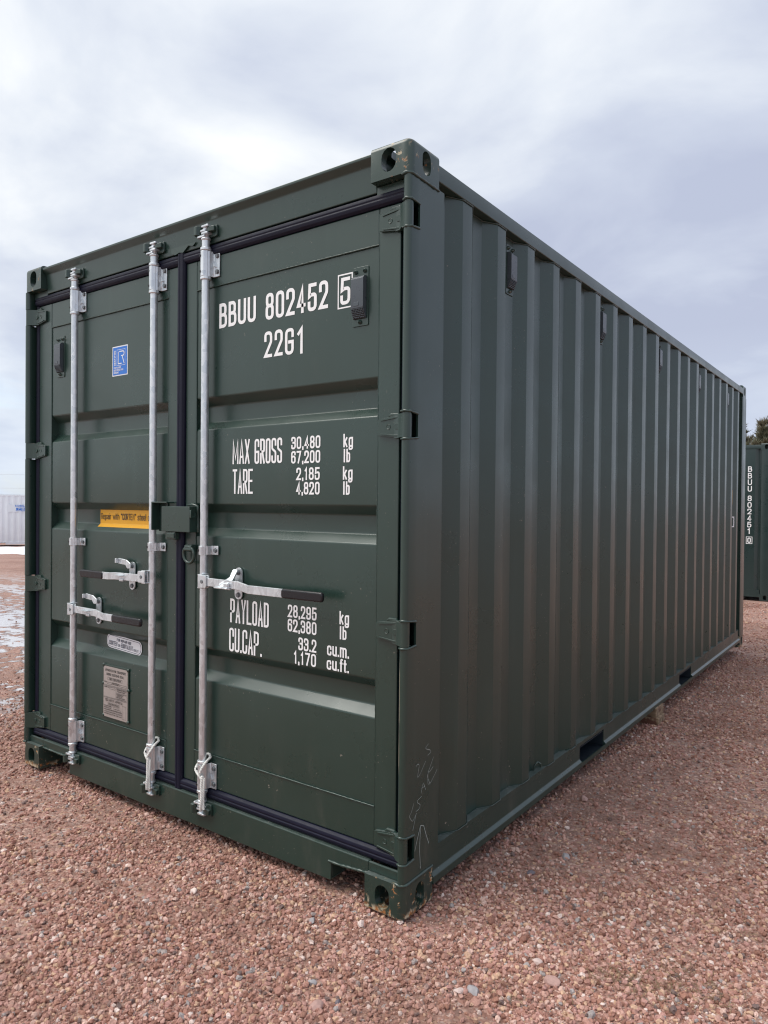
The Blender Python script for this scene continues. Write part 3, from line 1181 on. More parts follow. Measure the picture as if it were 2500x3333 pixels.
DOORS = []
for side in ('right', 'left'):
    if side == 'right':
        xo, xo_in, xi, xi_in = -0.0665, -0.157, -1.180, -1.112
        lab = 'right door with white container number and weights'
    else:
        xo, xo_in, xi, xi_in = -2.366, -2.250, -1.229, -1.299
        lab = 'left door with stickers and approval plate'
    mb = MB()
    lo, hi = 0.197, 2.402
    s = 1 if side == 'right' else -1
    mb.box(xo, xo_in, DY, DY + 0.05, lo, hi)
    mb.box(xi, xi_in, DY, DY + 0.05, lo, hi)
    mb.box(xo_in - s * 0.0005, xi_in + s * 0.0005, DY + .0006, DY + 0.05, lo, 0.3335)
    mb.box(xo_in - s * 0.0005, xi_in + s * 0.0005, DY + .0006, DY + 0.05, 2.2765, hi)
    door = obj('door', mb, P, box, label=lab, bevel=0.004)
    DOORS.append(door)
    obj('door_panel', panel_mesh(min(xo_in, xi_in), max(xo_in, xi_in)), P, door, smooth=30)
    # seal weld round the panel
    q = DY - 0.0004
    for k, zz in enumerate((0.3335, 2.2765)):
        weld_line([(xo_in, q, zz), (xi_in, q, zz)], 0.0028, door, P, seed=50 + k)
    weld_line([(xo_in, DY + .002, lo + .02), (xo_in, DY + .002, hi - .02)], 0.0022, door, P, seed=55)
    weld_line([(xi_in, DY + .002, lo + .02), (xi_in, DY + .002, hi - .02)], 0.0022, door, P, seed=56)
    mb = MB()
    a, b = (xo + 0.022, xi - 0.024) if side == 'right' else (xo - 0.022, xi + 0.0235)
    a, b = min(a, b), max(a, b)
    strips = [('x', a, b, hi + 0.001, 2.449, 0.030), ('x', a, b, 0.1505, lo - 0.001, 0.030)]
    if side == 'right':
        strips += [('z', 0.152, 2.447, -1.2285, -1.181, 0.026), ('z', 0.196, 2.402, -0.0660, -0.036, 0.046)]
    else:
        strips += [('z', 0.196, 2.402, -2.402, -2.3668, 0.040)]
    for ax, a_, b_, c_, d_, y_ in strips:
        mb = MB()
        bar_gasket(mb, ax, a_, b_, c_, d_, y0=y_)
        obj('gasket', mb, M['rubber'], door, smooth=40)

RIGHT, LEFT = DOORS
# torn end of the rubber over the middle joint
mb = MB()
mb.prism([(-1.262, 2.458), (-1.236, 2.446), (-1.21, 2.452), (-1.184, 2.447), (-1.15, 2.470), (-1.12, 2.463), (-1.10, 2.476), (-1.262, 2.478)], 'y', 0.027, 0.031)
obj('sealant_patch', mb, P, box)

# ---- hinges
for h in HZ:
    for fx in (False, True):
        root_h, tip_h = 0.078, 0.052
        mb = MB()
        mb.prism(fillet([(-0.149, h - tip_h / 2, ), (-0.149, h + tip_h / 2), (-0.128, h + tip_h / 2 + .004), (-0.068, h + root_h / 2), (-0.034, h + root_h / 2), (-0.034, h - root_h / 2), (-0.068, h - root_h / 2), (-0.128, h - tip_h / 2 - .004)], 0.006, 3, True), 'y', 0.0335, 0.0445)
        # raised ribs along both edges and the dimple
        mb.prism([(-0.134, h + .021), (-0.132, h + .0255), (-0.068, h + .034), (-0.036, h + .034), (-0.036, h + .029), (-0.068, h + .028)], 'y', 0.0300, 0.0336)
        mb.prism([(-0.134, h - .021), (-0.132, h - .0255), (-0.068, h - .034), (-0.036, h - .034), (-0.036, h - .029), (-0.068, h - .028)], 'y', 0.0300, 0.0336)
        mb.prism(fillet([(-0.072, h - .010), (-0.078, h), (-0.072, h + .010), (-0.036, h + .012), (-0.036, h - .012)], .004, 3, True), 'y', 0.0285, 0.0336)
        mb.lathe((-0.103, 0.0338, h), 'y', [(0, 0.0095), (-0.0018, 0.0095), (-0.0018, 0.0075), (-0.0006, 0.007)], 14)
        mb.box(-0.036, -0.016, 0.0335, 0.0425, h - root_h / 2, h + root_h / 2)
        me = mb.mesh('hinge', [P], 35)
        if fx:
            me = mirrored(me, True, False, L, W)
        hg = link('hinge', me, box, bevel=0.0015)
        mb = MB()
        mb.lathe((-0.0165, 0.0175, h), 'z', [(-0.0415, 0.014), (-0.0408, 0.0158), (0.0408, 0.0158), (0.0415, 0.014)], 20)
        mb.prism([(-0.080, 0.0330), (-0.062, 0.0300), (-0.042, 0.0130), (-0.020, 0.0022), (-0.016, 0.012), (-0.034, 0.022), (-0.052, 0.0425), (-0.080, 0.0425)], 'z', h - 0.0395, h + 0.0395)
        me = mb.mesh('hinge_knuckle', [P], 35)
        if fx:
            me = mirrored(me, True, False, L, W)
        link('hinge_knuckle', me, hg)
        # weld fillet on top of the hinge leaf
        mb = MB()
        mb.prism([(-0.108, h + .034), (-0.098, h + .046), (-0.066, h + .0455), (-0.05, h + .036)], 'y', 0.0345, 0.0455)
        me = mb.mesh('weld_bead', [P])
        if fx:
            me = mirrored(me, True, False, L, W)
        link('weld_bead', me, hg, bevel=0.003)

# ---- locking bars
GV = M['galv']
BY = 0.015
BARS = [-1.988, -1.364, -1.022]


def guide(bx, z0, z1, parent, kind='long'):
    """pressed steel guide wrapped round the bar with its bolted foot to the right"""
    r = 0.0215
    pts = [(bx - r, 0.044), (bx - r, BY)]
    pts += [(bx + r * math.cos(t), BY + r * math.sin(t)) for t in np.linspace(math.pi, 1.62 * math.pi, 8)][1:]
    pts += [(bx + 0.0195, BY + 0.004), (bx + 0.023, 0.0385), (bx + (0.056 if kind == 'long' else 0.058), 0.0385)]
    f = fillet(pts, 0.004, 2)
    back = [(bx + (0.056 if kind == 'long' else 0.058), 0.0438), (bx + 0.019, 0.0438), (bx + 0.0155, BY + 0.006)]
    mb = MB()
    mb.prism(f + back + [(bx - r + 0.004, 0.044)], 'z', z0, z1)
    g = obj('guide_bracket', mb, GV, parent, smooth=35, bevel=0.0012)
    n = (z1 - z0)
    zs = [z0 + 0.19 * n, z1 - 0.19 * n] if kind == 'long' else [(z0 + z1) / 2]
    if kind == 'long':
        mb = MB()
        zc = (z0 + z1) / 2
        mb.prism([(bx + 0.0285, zc - 0.012), (bx + 0.0385, zc - 0.012), (bx + 0.0335, zc + 0.010)], 'y', 0.028, 0.0386)
        mb.box(bx + 0.0305, bx + 0.0345, 0.0365, 0.0386, z0 + .012, z1 - .012)
        obj('stiffening_rib', mb, GV, g)
    return zs, g


def bolt(x, y, z, parent, r=0.0085, mat=None, n=6, hgt=0.007, name='bolt'):
    mb = MB()
    mb.lathe((x, y, z), 'y', [(0, r * 1.25), (-0.0015, r * 1.25), (-0.0016, r), (-hgt, r * 0.95)], n)
    return obj(name, mb, mat or M['bolt'], parent)


def collar(bx, z, h, parent, r=0.0225):
    mb = MB()
    mb.lathe((bx, BY, z), 'z', [(0, r - .002), (0.002, r), (h - 0.002, r), (h, r - .002)], 20)
    return obj('collar', mb, GV, parent, smooth=40)


def cam_head(bx, z, up, parent):
    """forged cam on the end of a bar: collar, fork plates and neck; up = +1 for the top"""
    mb = MB()
    u = up

    def zz(a):
        return z + u * a

    def slab(x0, x1, y0, y1, a, b, r=0.006):
        mb.prism(fillet([(x0, y0), (x1, y0), (x1, y1), (x0, y1)], r, 3, True), 'z', zz(a), zz(b))
    mb.lathe((bx, BY, z), 'z', [(u * 0.0, 0.0165), (u * 0.024, 0.0165), (u * 0.0255, 0.0195), (u * 0.031, 0.0205), (u * 0.035, 0.016), (u * 0.046, 0.013), (u * 0.078, 0.0125)], 16)
    slab(bx - 0.034, bx + 0.010, BY - 0.020, BY + 0.010, 0.034, 0.042)
    slab(bx - 0.012, bx + 0.027, BY - 0.019, BY + 0.017, 0.046, 0.054)
    slab(bx - 0.020, bx + 0.012, BY - 0.017, BY + 0.012, 0.058, 0.066)
    slab(bx - 0.012, bx + 0.030, BY - 0.018, BY + 0.017, 0.075, 0.083)
    return obj('cam', mb, GV, parent, smooth=35, bevel=0.0012)


def keeper(bx, z, up, yb):
    """dark green cast keeper welded on header or sill, gripping the cam from both sides"""
    u = up
    mb = MB()

    def zz(a):
        return z + u * a
    mb.prism(fillet([(bx - 0.040, zz(0.036)), (bx + 0.058, zz(0.036)), (bx + 0.058, zz(0.084)), (bx - 0.040, zz(0.084))], 0.008, 3, True), 'y', yb - 0.006, yb + 0.004)
    # right claw: long horn wrapping round the front
    mb.prism(fillet([(bx + 0.054, yb - 0.004), (bx + 0.056, yb - 0.020), (bx + 0.030, BY - 0.012), (bx + 0.016, BY - 0.010), (bx + 0.017, BY + 0.004), (bx + 0.028, yb - 0.004)], 0.004, 3, True), 'z', zz(0.0545), zz(0.0745))
    # left claw: blunt lug standing forward
    mb.prism(fillet([(bx - 0.044, yb - 0.004), (bx - 0.052, BY - 0.010), (bx - 0.046, BY - 0.026), (bx - 0.030, BY - 0.026), (bx - 0.0225, BY - 0.010), (bx - 0.024, yb - 0.004)], 0.005, 3, True), 'z', zz(0.046), zz(0.082))
    return obj('cam_keeper', mb, P, box, smooth=35, bevel=0.003)


for i, bx in enumerate(BARS):
    mb = MB()
    mb.lathe((bx, BY, 0.165), 'z', [(0, 0.0162), (2.285, 0.0162)], 24)
    bar = obj('locking_bar', mb, GV, box, smooth=40)
    for (z0, z1, kd) in ((2.312, 2.416, 'long'), (1.168, 1.205, 'short'), (0.199, 0.303, 'long')):
        zs, g = guide(bx, z0, z1, bar, kd)
        for zz in zs:
            bolt(bx + 0.0445, 0.0384, zz, bar, 0.0085)
            bolt(bx - 0.0110, BY - 0.0180, zz, bar, 0.0046, M['black'], 8, 0.004, 'screw')
    for z in (2.298, 2.418, 0.183, 0.305):
        collar(bx, z, 0.013, bar)
    cam_head(bx, 2.436, 1, bar)
    cam_head(bx, 0.178, -1, bar)
    keeper(bx, 2.436, 1, 0.028)
    keeper(bx, 0.178, -1, 0.018)

# ---- door handles with their catches
# (bar x, hub z, direction of the arm, arm start, knee, grip start, grip end, z at those, catch x, hook open)
HAND = [(-1.988, 0.860, 1, 0.862, 0.849, 0.366, 0.176, 0.585, True),
        (-1.364, 1.054, -1, 1.047, 1.041, 0.330, 0.182, 0.518, True),
        (-1.022, 1.062, 1, 1.062, 1.049, 0.471, 0.181, 0.674, False)]
for bx, hz, s, za, zg, g0, ca, g1, opened in HAND:
    yh = -0.012
    mb = MB()
    # flat bar with a joggle between hub and grip
    hh = 0.0165
    k0, k1 = 0.235, 0.290
    top = [(0.03, za + hh), (k0, za + hh - .002), (k1, zg + hh), (g0 + 0.02, zg + hh)]
    bot = [(0.03, za - hh), (k0, za - hh - .002), (k1, zg - hh), (g0 + 0.02, zg - hh)]
    mb.prism([(bx + s * u, z) for u, z in top] + [(bx + s * u, z) for u, z in reversed(bot)], 'y', yh - 0.004, yh + 0.004)
    arm = obj('door_handle', mb, GV, box, bevel=0.0015)
    mb = MB()
    mb.prism(fillet([(bx + s * g0, zg - 0.018), (bx + s * g1, zg - 0.018), (bx + s * g1, zg + 0.018), (bx + s * g0, zg + 0.018)], 0.013, 4, True), 'y', yh - 0.0085, yh + 0.0085)
    obj('grip', mb, M['black'], arm, smooth=60, bevel=0.0065, seg=4)
    # hub: folded strap round the bar with pivot pin
    mb = MB()
    for y0 in (yh - 0.0105, yh + 0.0045):
        mb.prism(fillet([(bx + s * 0.006, hz - 0.026), (bx + s * 0.056, hz - 0.026), (bx + s * 0.056, hz + 0.026), (bx + s * 0.006, hz + 0.026)], 0.008, 3, True), 'y', y0, y0 + 0.006)
    mb.box(bx + s * 0.004, bx + s * 0.030, yh - 0.010, BY + 0.004, hz + 0.0225, hz + 0.029)
    mb.box(bx + s * 0.004, bx + s * 0.030, yh - 0.010, BY + 0.004, hz - 0.029, hz - 0.0225)
    obj('hub', mb, GV, arm, bevel=0.002)
    bolt(bx + s * 0.031, yh - 0.0102, hz, arm, 0.0065, None, 12, 0.003, 'pivot_pin')
    # catch plate on the door with the swinging hook
    cx = bx + s * ca
    mb = MB()
    z0, z1 = za - 0.066, za + 0.062
    mb.prism([(cx + u, (z0 + z1) / 2 + v) for u, v in stadium(0.042, z1 - z0, 10)], 'y', 0.0385, 0.0442)
    # shelf bracket that carries the bar
    mb.prism(fillet([(0.0388, za - 0.023), (-0.020, za - 0.023), (-0.020, za - 0.010), (-0.016, za - 0.010), (-0.016, za - 0.0185), (0.0388, za - 0.0185)], 0.002, 2, True), 'x', cx - 0.014, cx + 0.014)
    cp = obj('handle_catch', mb, GV, box, smooth=40, bevel=0.0015)
    bolt(cx, 0.0384, z1 - 0.019, cp, 0.0095, None, 10, 0.02 if not opened else 0.012)
    bolt(cx, 0.0384, z0 + 0.018, cp, 0.009, None, 6)
    mb = MB()
    zp = z1 - 0.019
    if opened:
        f = fillet([(cx + .013, zp - .010), (cx + .012, zp + .012), (cx - .02, zp + .028), (cx - .082, zp + .034), (cx - .086, zp + .008), (cx - .026, zp + .004), (cx - .012, zp - .012)], 0.008, 4, True)
        mb.prism(f, 'y', 0.020, 0.026)
        mb.box(cx - .084, cx - .076, 0.004, 0.020, zp + .011, zp + .032)
    else:
        f = fillet([(cx + .014, zp + .012), (cx - .012, zp + .014), (cx - .016, zp - .018), (cx - .036, zp - .046), (cx - .030, zp - .056), (cx - .004, zp - .052), (cx + .014, zp - .024)], 0.006, 3, True)
        mb.prism(f, 'y', -0.006, 0.0)
        # the hook leans forward from its pivot to pass in front of the bar
        mb.v = [(x, y + (0.026 if z > zp - .008 else 0.026 - 0.050 * min(1.0, (zp - .008 - z) / 0.034)), z) for x, y, z in mb.v]
        mb.box(cx - .062, cx + .014, -0.036, -0.002, zp - .062, zp - .056)
        mb.box(cx - .012, cx + .012, -0.030, -0.018, zp - .056, zp - .040)
    obj('hook', mb, GV, cp, smooth=40, bevel=0.0015)
    if opened:
        mb = MB()
        mb.prism(fillet([(cx - .046, za + .001), (cx + .016, za + .001), (cx + .016, za + .005), (cx - .046, za + .006)], 0.001, 2, True), 'y', -0.038, -0.018)
        obj('retainer', mb, GV, cp)

# ---- lock box over the joint between the doors
mb = MB()
mb.prism([(-1.284, 0.000), (-1.098, 0.000), (-1.094, 0.0445), (-1.106, 0.0445), (-1.106, 0.006), (-1.278, 0.006), (-1.278, 0.0445), (-1.284, 0.0445)], 'z', 1.258, 1.366)
mb.box(-1.279, -1.104, 0.001, 0.0445, 1.360, 1.3655)
lb = obj('lock_box', mb, P, box, label='dark green steel lock box over the door joint', bevel=0.006, seg=3)
mb = MB()
mb.box(-1.352, -1.292, 0.0380, 0.0445, 1.256, 1.386)
mb.box(-1.348, -1.246, -0.003, 0.0380, 1.3795, 1.386)
mb.box(-1.352, -1.346, -0.003, 0.0380, 1.262, 1.386)
obj('bracket', mb, P, lb, bevel=0.002)
mb = MB()
mb.prism(fillet([(0.0, 1.352), (0.0, 1.318), (0.030, 1.318), (0.030, 1.340), (0.024, 1.340), (0.024, 1.325), (0.007, 1.325), (0.007, 1.352)], 0.004, 3, True), 'x', -1.097, -1.088)
obj('hook', mb, P, lb, smooth=40)
mb = MB()
mb.box(-1.262, -1.196, 0.004, 0.040, 1.224, 1.2575)
mb.box(-1.246, -1.196, -0.002, 0.0038, 1.230, 1.252)
obj('latch_block', mb, M['paint'], lb, bevel=0.003)
weld_line([(-1.160, 0.040, 1.372), (-1.125, 0.036, 1.375), (-1.092, 0.040, 1.368), (-1.090, 0.041, 1.30), (-1.090, 0.041, 1.258)], 0.006, lb, P, seed=90)
# lashing ring
mb = MB()
mb.prism(fillet([(0.0445, 1.205), (0.016, 1.205), (0.012, 1.180), (0.0445, 1.172)], 0.006, 3, True), 'x', -1.148, -1.104)
rg = obj('ring_lug', mb, P, box, bevel=0.002)
mb = MB()
ring = [(-1.127 + 0.034 * math.cos(t), 0.024 - 0.010 * (1 + math.sin(t)) * 0.2, 1.166 + (0.038 if math.sin(t) < 0 else 0.030) * math.sin(t)) for t in np.linspace(0, 2 * math.pi, 28, endpoint=False)]
mb.tube(ring, 0.0068, 10, closed=True)
obj('ring', mb, P, rg, smooth=60)

# ---- ventilators (two on the doors, five on the side wall)


def ventilator(loc, rz):
    e = None
    mb = MB()
    mb.prism(fillet([(-.035, -.104), (.035, -.104), (.035, .104), (-.035, .104)], 0.005, 3, True), 'y', -0.0035, -0.0002)
    pl = obj('ventilator', mb, P, None, bevel=0.001)
    mb = MB()
    mb.prism(fillet([(-0.0036, .070), (-0.018, .066), (-0.024, .058), (-0.024, -.046), (-0.0036, -.046)], 0.003, 3, True), 'x', -.0275, .0275)
    mb.prism([(-0.024, -.0462), (-0.0036, -.0462), (-0.0036, -.079), (-0.0095, -.079)], 'x', -.0272, -.0250)
    mb.prism([(-0.024, -.0462), (-0.0036, -.0462), (-0.0036, -.079), (-0.0095, -.079)], 'x', .0250, .0272)
    mb.box(-.015, .008, -0.0252, -0.0238, -.038, -.0245)
    obj('vent_cover', mb, M['vent'], pl, smooth=35, bevel=0.0015)
    mb = MB()
    mb.prism([(-0.0225, -.0464), (-0.0036, -.0464), (-0.0036, -.0785), (-0.0085, -.0785)], 'x', -.0248, .0248)
    mb.cur = 1
    d = Vector((-0.0085 + 0.0225, -.0785 + .0464))
    for k in range(7):
        for j in range(5):
            t = (j + .5) / 5
            y, z = -0.0235 + d.x * t, -.0464 + d.y * t
            x = -.0215 + k * .0072
            mb.box(x - .0008, x + .0008, y - .0018, y + .001, z - .0016, z + .0016)
    for j in range(6):
        t = (j + .1) / 6
        y, z = -0.0235 + d.x * t, -.0464 + d.y * t
        mb.box(-.0248, .0248, y - .0012, y + .001, z - .0012, z + .0002)
    obj('vent_grille', mb, [M['grille'], M['vent']], pl)
    for x, z in ((-.020, .087), (.020, .087), (0.0, -.090)):
        mb = MB()
        mb.lathe((x, -0.0034, z), 'y', [(0, .0085), (-.004, .0075), (-.007, .0045), (-.013, .0028)], 10)
        obj('rivet', mb, P, pl, smooth=50)
    pl.location = loc
    pl.rotation_euler = (0, 0, rz)
    pl.parent = box
    return pl


v0 = ventilator((-0.2375, PANEL_Y - .0002, 2.1125), 0)
for loc, rz in [((-2.166, PANEL_Y - .0002, 2.1175), 0)] + [((-0.0418, RIBS[k] + 0.068 + 0.038, 2.372), math.pi / 2) for k in (1, 5, 9, 13, 17)]:
    c = copy_tree(v0, box)
    c.location = loc
    c.rotation_euler = (0, 0, rz)

# lashing hook near the foot of the side wall
mb = MB()
mb.tube([(-0.036, 1.095, 0.172), (-0.028, 1.097, 0.205), (-0.020, 1.108, 0.216), (-0.012, 1.120, 0.205), (-0.012, 1.122, 0.190)], 0.005, 8)
obj('lashing_hook', mb, P, box, smooth=60)

# ---------------------------------------------------------------- lettering and stickers


def on_door(u, v, lift):
    return (u, panel_y(v) - 0.0010 - lift, v)


def decal(*calls):
    t = Text()
    for c in calls:
        getattr(t, c[0])(*c[1:])
    obj('lettering', t.emit(MB(), on_door), M['letter'], RIGHT, recalc=False)


for c in (('BBUU', -0.9745, -0.761, 2.100, 0.101, 0.0135, 0.20), ('802452', -0.7075, -0.388, 2.096, 0.103, 0.0135, 0.24),
          ('MAX', -0.8895, -0.790, 1.540, 0.098, 0.0080, 0.16), ('GROSS', -0.763, -0.6125, 1.538, 0.098, 0.0088, 0.17),
          ('30,480', -0.5655, -0.4195, 1.588, 0.047, 0.0070, 0.20), ('67,200', -0.5655, -0.4195, 1.534, 0.047, 0.0070, 0.20),
          ('TARE', -0.888, -0.771, 1.420, 0.099, 0.0085, 0.15), ('2,185', -0.5385, -0.4215, 1.471, 0.047, 0.0070, 0.20), ('4,820', -0.5385, -0.4215, 1.417, 0.047, 0.0070, 0.20),
          ('kg', -0.311, -0.2665, 1.586, 0.048, 0.0066, 0.28), ('kg', -0.312, -0.2675, 1.470, 0.048, 0.0066, 0.28),
          ('lb', -0.309, -0.279, 1.532, 0.048, 0.0066, 0.40), ('lb', -0.310, -0.280, 1.416, 0.048, 0.0066, 0.40),
          ('PAYLOAD', -0.897, -0.677, 0.898, 0.097, 0.0092, 0.16),
          ('28,295', -0.5765, -0.431, 0.951, 0.048, 0.0070, 0.20), ('62,380', -0.5765, -0.431, 0.897, 0.048, 0.0070, 0.20),
          ('33.2', -0.521, -0.431, 0.832, 0.048, 0.0070, 0.20), ('1,170', -0.5445, -0.432, 0.7785, 0.048, 0.0070, 0.20),
          ('kg', -0.322, -0.2775, 0.950, 0.048, 0.0066, 0.28), ('lb', -0.320, -0.289, 0.896, 0.048, 0.0066, 0.40),
          ('cu.m.', -0.3795, -0.277, 0.831, 0.049, 0.0068, 0.20), ('cu.ft.', -0.3805, -0.277, 0.779, 0.047, 0.0068, 0.20)):
    decal(('line',) + c)
decal(('frame', -0.343, -0.2745, 2.083, 2.206, 0.005), ('glyph', '5', -0.331, 2.096, 0.046, 0.097, 0.0125))
decal(('line', '22', -0.7135, -0.614, 1.950, 0.101, 0.0125, 0.30), ('glyph', 'G', -0.602, 1.948, 0.0455, 0.100, 0.0125), ('glyph', '1', -0.543, 1.945, 0.044, 0.100, 0.0125))
decal(('line', 'CU.CAP', -0.902, -0.731, 0.780, 0.096, 0.0088, 0.16), ('glyph', '.', -0.7225, 0.780, 0.009, 0.096, 0.0088))


def rrect(u0, u1, v0, v1, r, n=5):
    return fillet([(u0, v0), (u1, v0), (u1, v1), (u0, v1)], r, n, True)


def flat_poly(mb, poly, fn, lift, mi):
    mb.cur = mi
    mb.add([fn(u, v, lift) for u, v in poly], [tuple(range(len(poly)))])
    mb.cur = 0


def back_face(mb, poly, fn, lift):
    mb.add([fn(u, v, lift) for u, v in poly], [tuple(reversed(range(len(poly))))])


# blue certification sticker
u0, u1, v0, v1 = -1.722, -1.602, 1.974, 2.113
mb = MB()
fn = lambda u, v, lift: (u, PANEL_Y - 0.0006 - lift, v)
flat_poly(mb, rrect(u0, u1, v0, v1, .002), fn, 0, 1)
flat_poly(mb, rrect(u0 + .005, u1 - .005, v0 + .005, v1 - .005, .001), fn, 0.0006, 0)
T = Text()
T.frame(u0 + .036, u1 - .018, v0 + .047, v1 - .017, .0016, 1)
T.stroke([(u0 + .047, v1 - .026), (u0 + .047, v0 + .056), (u0 + .074, v0 + .056)], .0046, False, 1)
T.stroke(fillet([(u0 + .056, v1 - .0265), (u0 + .093, v1 - .0265), (u0 + .093, v0 + .092), (u0 + .070, v0 + .092)], .012, 4), .0046, False, 1)
T.stroke([(u0 + .078, v0 + .092), (u0 + .094, v0 + .0545)], .0046, False, 1)
T.line('CONTAINER', u0 + .013, u0 + .070, v0 + .034, .0085, .0016, .22, 1, 2)
T.line('CERTIFICATION', u0 + .013, u0 + .088, v0 + .0225, .0085, .0016, .22, 1, 2)
T.line('SCHEME', u0 + .013, u0 + .052, v0 + .011, .0085, .0016, .22, 1, 2)
T2 = Text()
T2.line('CERTIFIED', 0, .072, 0, .0105, .0024, .2, 1, 2)
for quad, ly, mi in T2.q:
    T.q.append(([Vector((u0 + .0265 - p.y, v0 + .048 + p.x)) for p in quad], ly, 1))
T.emit(mb, lambda u, v, l: fn(u, v, 0.0011 + l), 0.00002)
obj('sticker', mb, [M['sblue'], M['swhite']], LEFT, recalc=False, label='blue certification sticker with white lettering')

# yellow repair sticker, following the recess
mb = MB()
ux0, ux1 = -1.868, -1.428
zs = np.concatenate([np.linspace(1.262, 1.290, 10), np.linspace(1.291, 1.336, 4), np.linspace(1.337, 1.345, 5)])
vs, fs = [], []
for z in zs:
    for u in (ux0, ux1):
        vs.append((u, panel_y(z) - 0.0012, z))
for i in range(len(zs) - 1):
    fs.append((2 * i, 2 * i + 1, 2 * i + 3, 2 * i + 2))
mb.add(vs, fs)
T = Text()
T.line('Repair with "CORTEN" steel only', ux0 + .008, ux1 - .010, 1.298, .0300, .0031, .22, 1, 3)
T.emit(mb, lambda u, v, l: (u, PANEL_Y + DEP - 0.0022 - l, v), 0.00004)
obj('sticker', mb, [M['syellow'], M['ink']], LEFT, smooth=60, recalc=False, label='yellow sticker with black lettering in the recess')

# white oval sticker
mb = MB()
cu, cv, ca_, sa_ = -1.668, 0.7085, math.cos(math.radians(-3.2)), math.sin(math.radians(-3.2))


def oval(u, v, lift):
    a, b = cu + u * ca_ - v * sa_, cv + u * sa_ + v * ca_
    return (a, panel_y(b) - 0.0012 - lift, b)


mbz = []
flat_poly(mb, rrect(-.138, .138, -.0335, .0335, .0335, 8), lambda u, v, l: (cu + u * ca_ - v * sa_, PANEL_Y + DEP - .0025, cv + u * sa_ + v * ca_), 0, 0)
T = Text()
T.stroke(rrect(-.131, .131, -.0272, .0272, .0272, 8), .0020, True, 1)
T.line('FOR REPAIR USE', -.058, .056, .006, .0125, .0020, .2, 1, 2)
T.line('CORTEN', -.118, -.052, -.019, .0205, .0024, .2, 1, 3)
T.line('OR', -.045, -.028, -.019, .0125, .0020, .2, 1, 2)
T.line('EQUIVALENT', -.020, .072, -.019, .0205, .0024, .2, 1, 3)
T.line('ONLY', .078, .115, -.019, .0120, .0020, .2, 1, 2)
T.emit(mb, lambda u, v, l: (cu + u * ca_ - v * sa_, PANEL_Y + DEP - .0034 - l, cv + u * sa_ + v * ca_), 0.00003)
obj('sticker', mb, [M['swhite'], M['navy']], LEFT, recalc=False, label='white rounded sticker with navy border and lettering')

# approval plate on its green backing
p0, p1, q0, q1 = -1.778, -1.5745, 0.357, 0.610
mb = MB()
mb.prism(rrect(p0, p1, q0, q1, .006), 'y', PANEL_Y - 0.006, PANEL_Y - 0.0002)
plate = obj('approval_plate', mb, P, LEFT, bevel=0.0015, label='beige metal approval plate riveted to the left door')
mb = MB()
yp = PANEL_Y - 0.0062
fn = lambda u, v, l: (u, yp - l, v)
flat_poly(mb, fillet([(p0 + .006, q0 + .012, 1), (p0 + .016, q0 + .004, 1), (p1 - .014, q0 + .004, 1), (p1 - .006, q0 + .014, 1), (p1 - .006, q1 - .016, 1), (p1 - .016, q1 - .008, 1), (p0 + .016, q1 - .008, 1), (p0 + .007, q1 - .017, 1)], .001, 1, True), fn, 0.0004, 0)
T = Text()
w = p1 - p0
X = lambda a: p0 + a * w
Zv = lambda b: q0 + b * (q1 - q0)
T.line('APPROVED FOR TRANSPORT', X(.10), X(.90), Zv(.875), .0115, .0016, .22, 1, 2)
T.line('UNDER CUSTOMS SEAL', X(.15), X(.83), Zv(.80), .0115, .0016, .22, 1, 2)
T.frame(X(.20), X(.77), Zv(.715), Zv(.767), .0010, 1)
T.line('GB/C 17286 LR/2018', X(.27), X(.71), Zv(.726), .008, .0014, .25, 1, 2)
T.line('MODEL NO.', X(.06), X(.17), Zv(.665), .005, .0009, .2, 1, 1)
T.frame(X(.17), X(.37), Zv(.640), Zv(.675), .0010, 1)
T.line("MANUFACTURER'S NO.", X(.37), X(.66), Zv(.668), .005, .0010, .2, 1, 1)
T.line('OF THE CONTAINER', X(.37), X(.63), Zv(.645), .005, .0010, .2, 1, 1)
T.frame(X(.66), X(.94), Zv(.640), Zv(.675), .0010, 1)
for b in (.618, .603, .395, .380):
    T.stroke([(X(.05), Zv(b)), (X(.95), Zv(b))], .0010, False, 1)
T.line("OWNER'S NO.", X(.07), X(.26), Zv(.570), .005, .0010, .2, 1, 1)
T.frame(X(.28), X(.50), Zv(.553), Zv(.590), .0010, 1)
T.frame(X(.53), X(.94), Zv(.510), Zv(.592), .0010, 1)
T.line('TIMBER COMPONENT TREATMENT', X(.56), X(.92), Zv(.563), .005, .0010, .2, 1, 1)
T.line('IM/RADALEUM FHR/2017', X(.58), X(.89), Zv(.532), .005, .0010, .2, 1, 1)
T.frame(X(.53), X(.94), Zv(.405), Zv(.500), .0010, 1)
for b, t_ in ((.472, 'MANUFACTURED BY'), (.446, 'CONTAINER CO.'), (.420, 'SHIPPING CONTAINERS')):
    T.line(t_, X(.56), X(.56 + .017 * len(t_)), Zv(b), .005, .0010, .2, 1, 1)
T.line('CSC SAFETY APPROVAL', X(.12), X(.80), Zv(.318), .0115, .0016, .22, 1, 2)
T.frame(X(.22), X(.67), Zv(.252), Zv(.295), .0010, 1)
T.line('GB-LR 23391-08/2018', X(.25), X(.64), Zv(.262), .006, .0012, .2, 1, 1)
for b, t_, e in ((.218, 'DATE MANUFACTURED', .36), (.185, 'IDENTIFICATION NO.', .36), (.150, 'MAXIMUM OPERATING GROSS MASS 30,480 kg 67,200 lb', .78), (.113, 'ALLOWABLE STACKING LOAD FOR 1.8 g 216,000 kg', .78), (.076, 'TRANSVERSE RACKING TEST FORCE 150,000 newtons', .78)):
    T.line(t_, X(.08), X(e), Zv(b), .0055, .0010, .2, 1, 1)
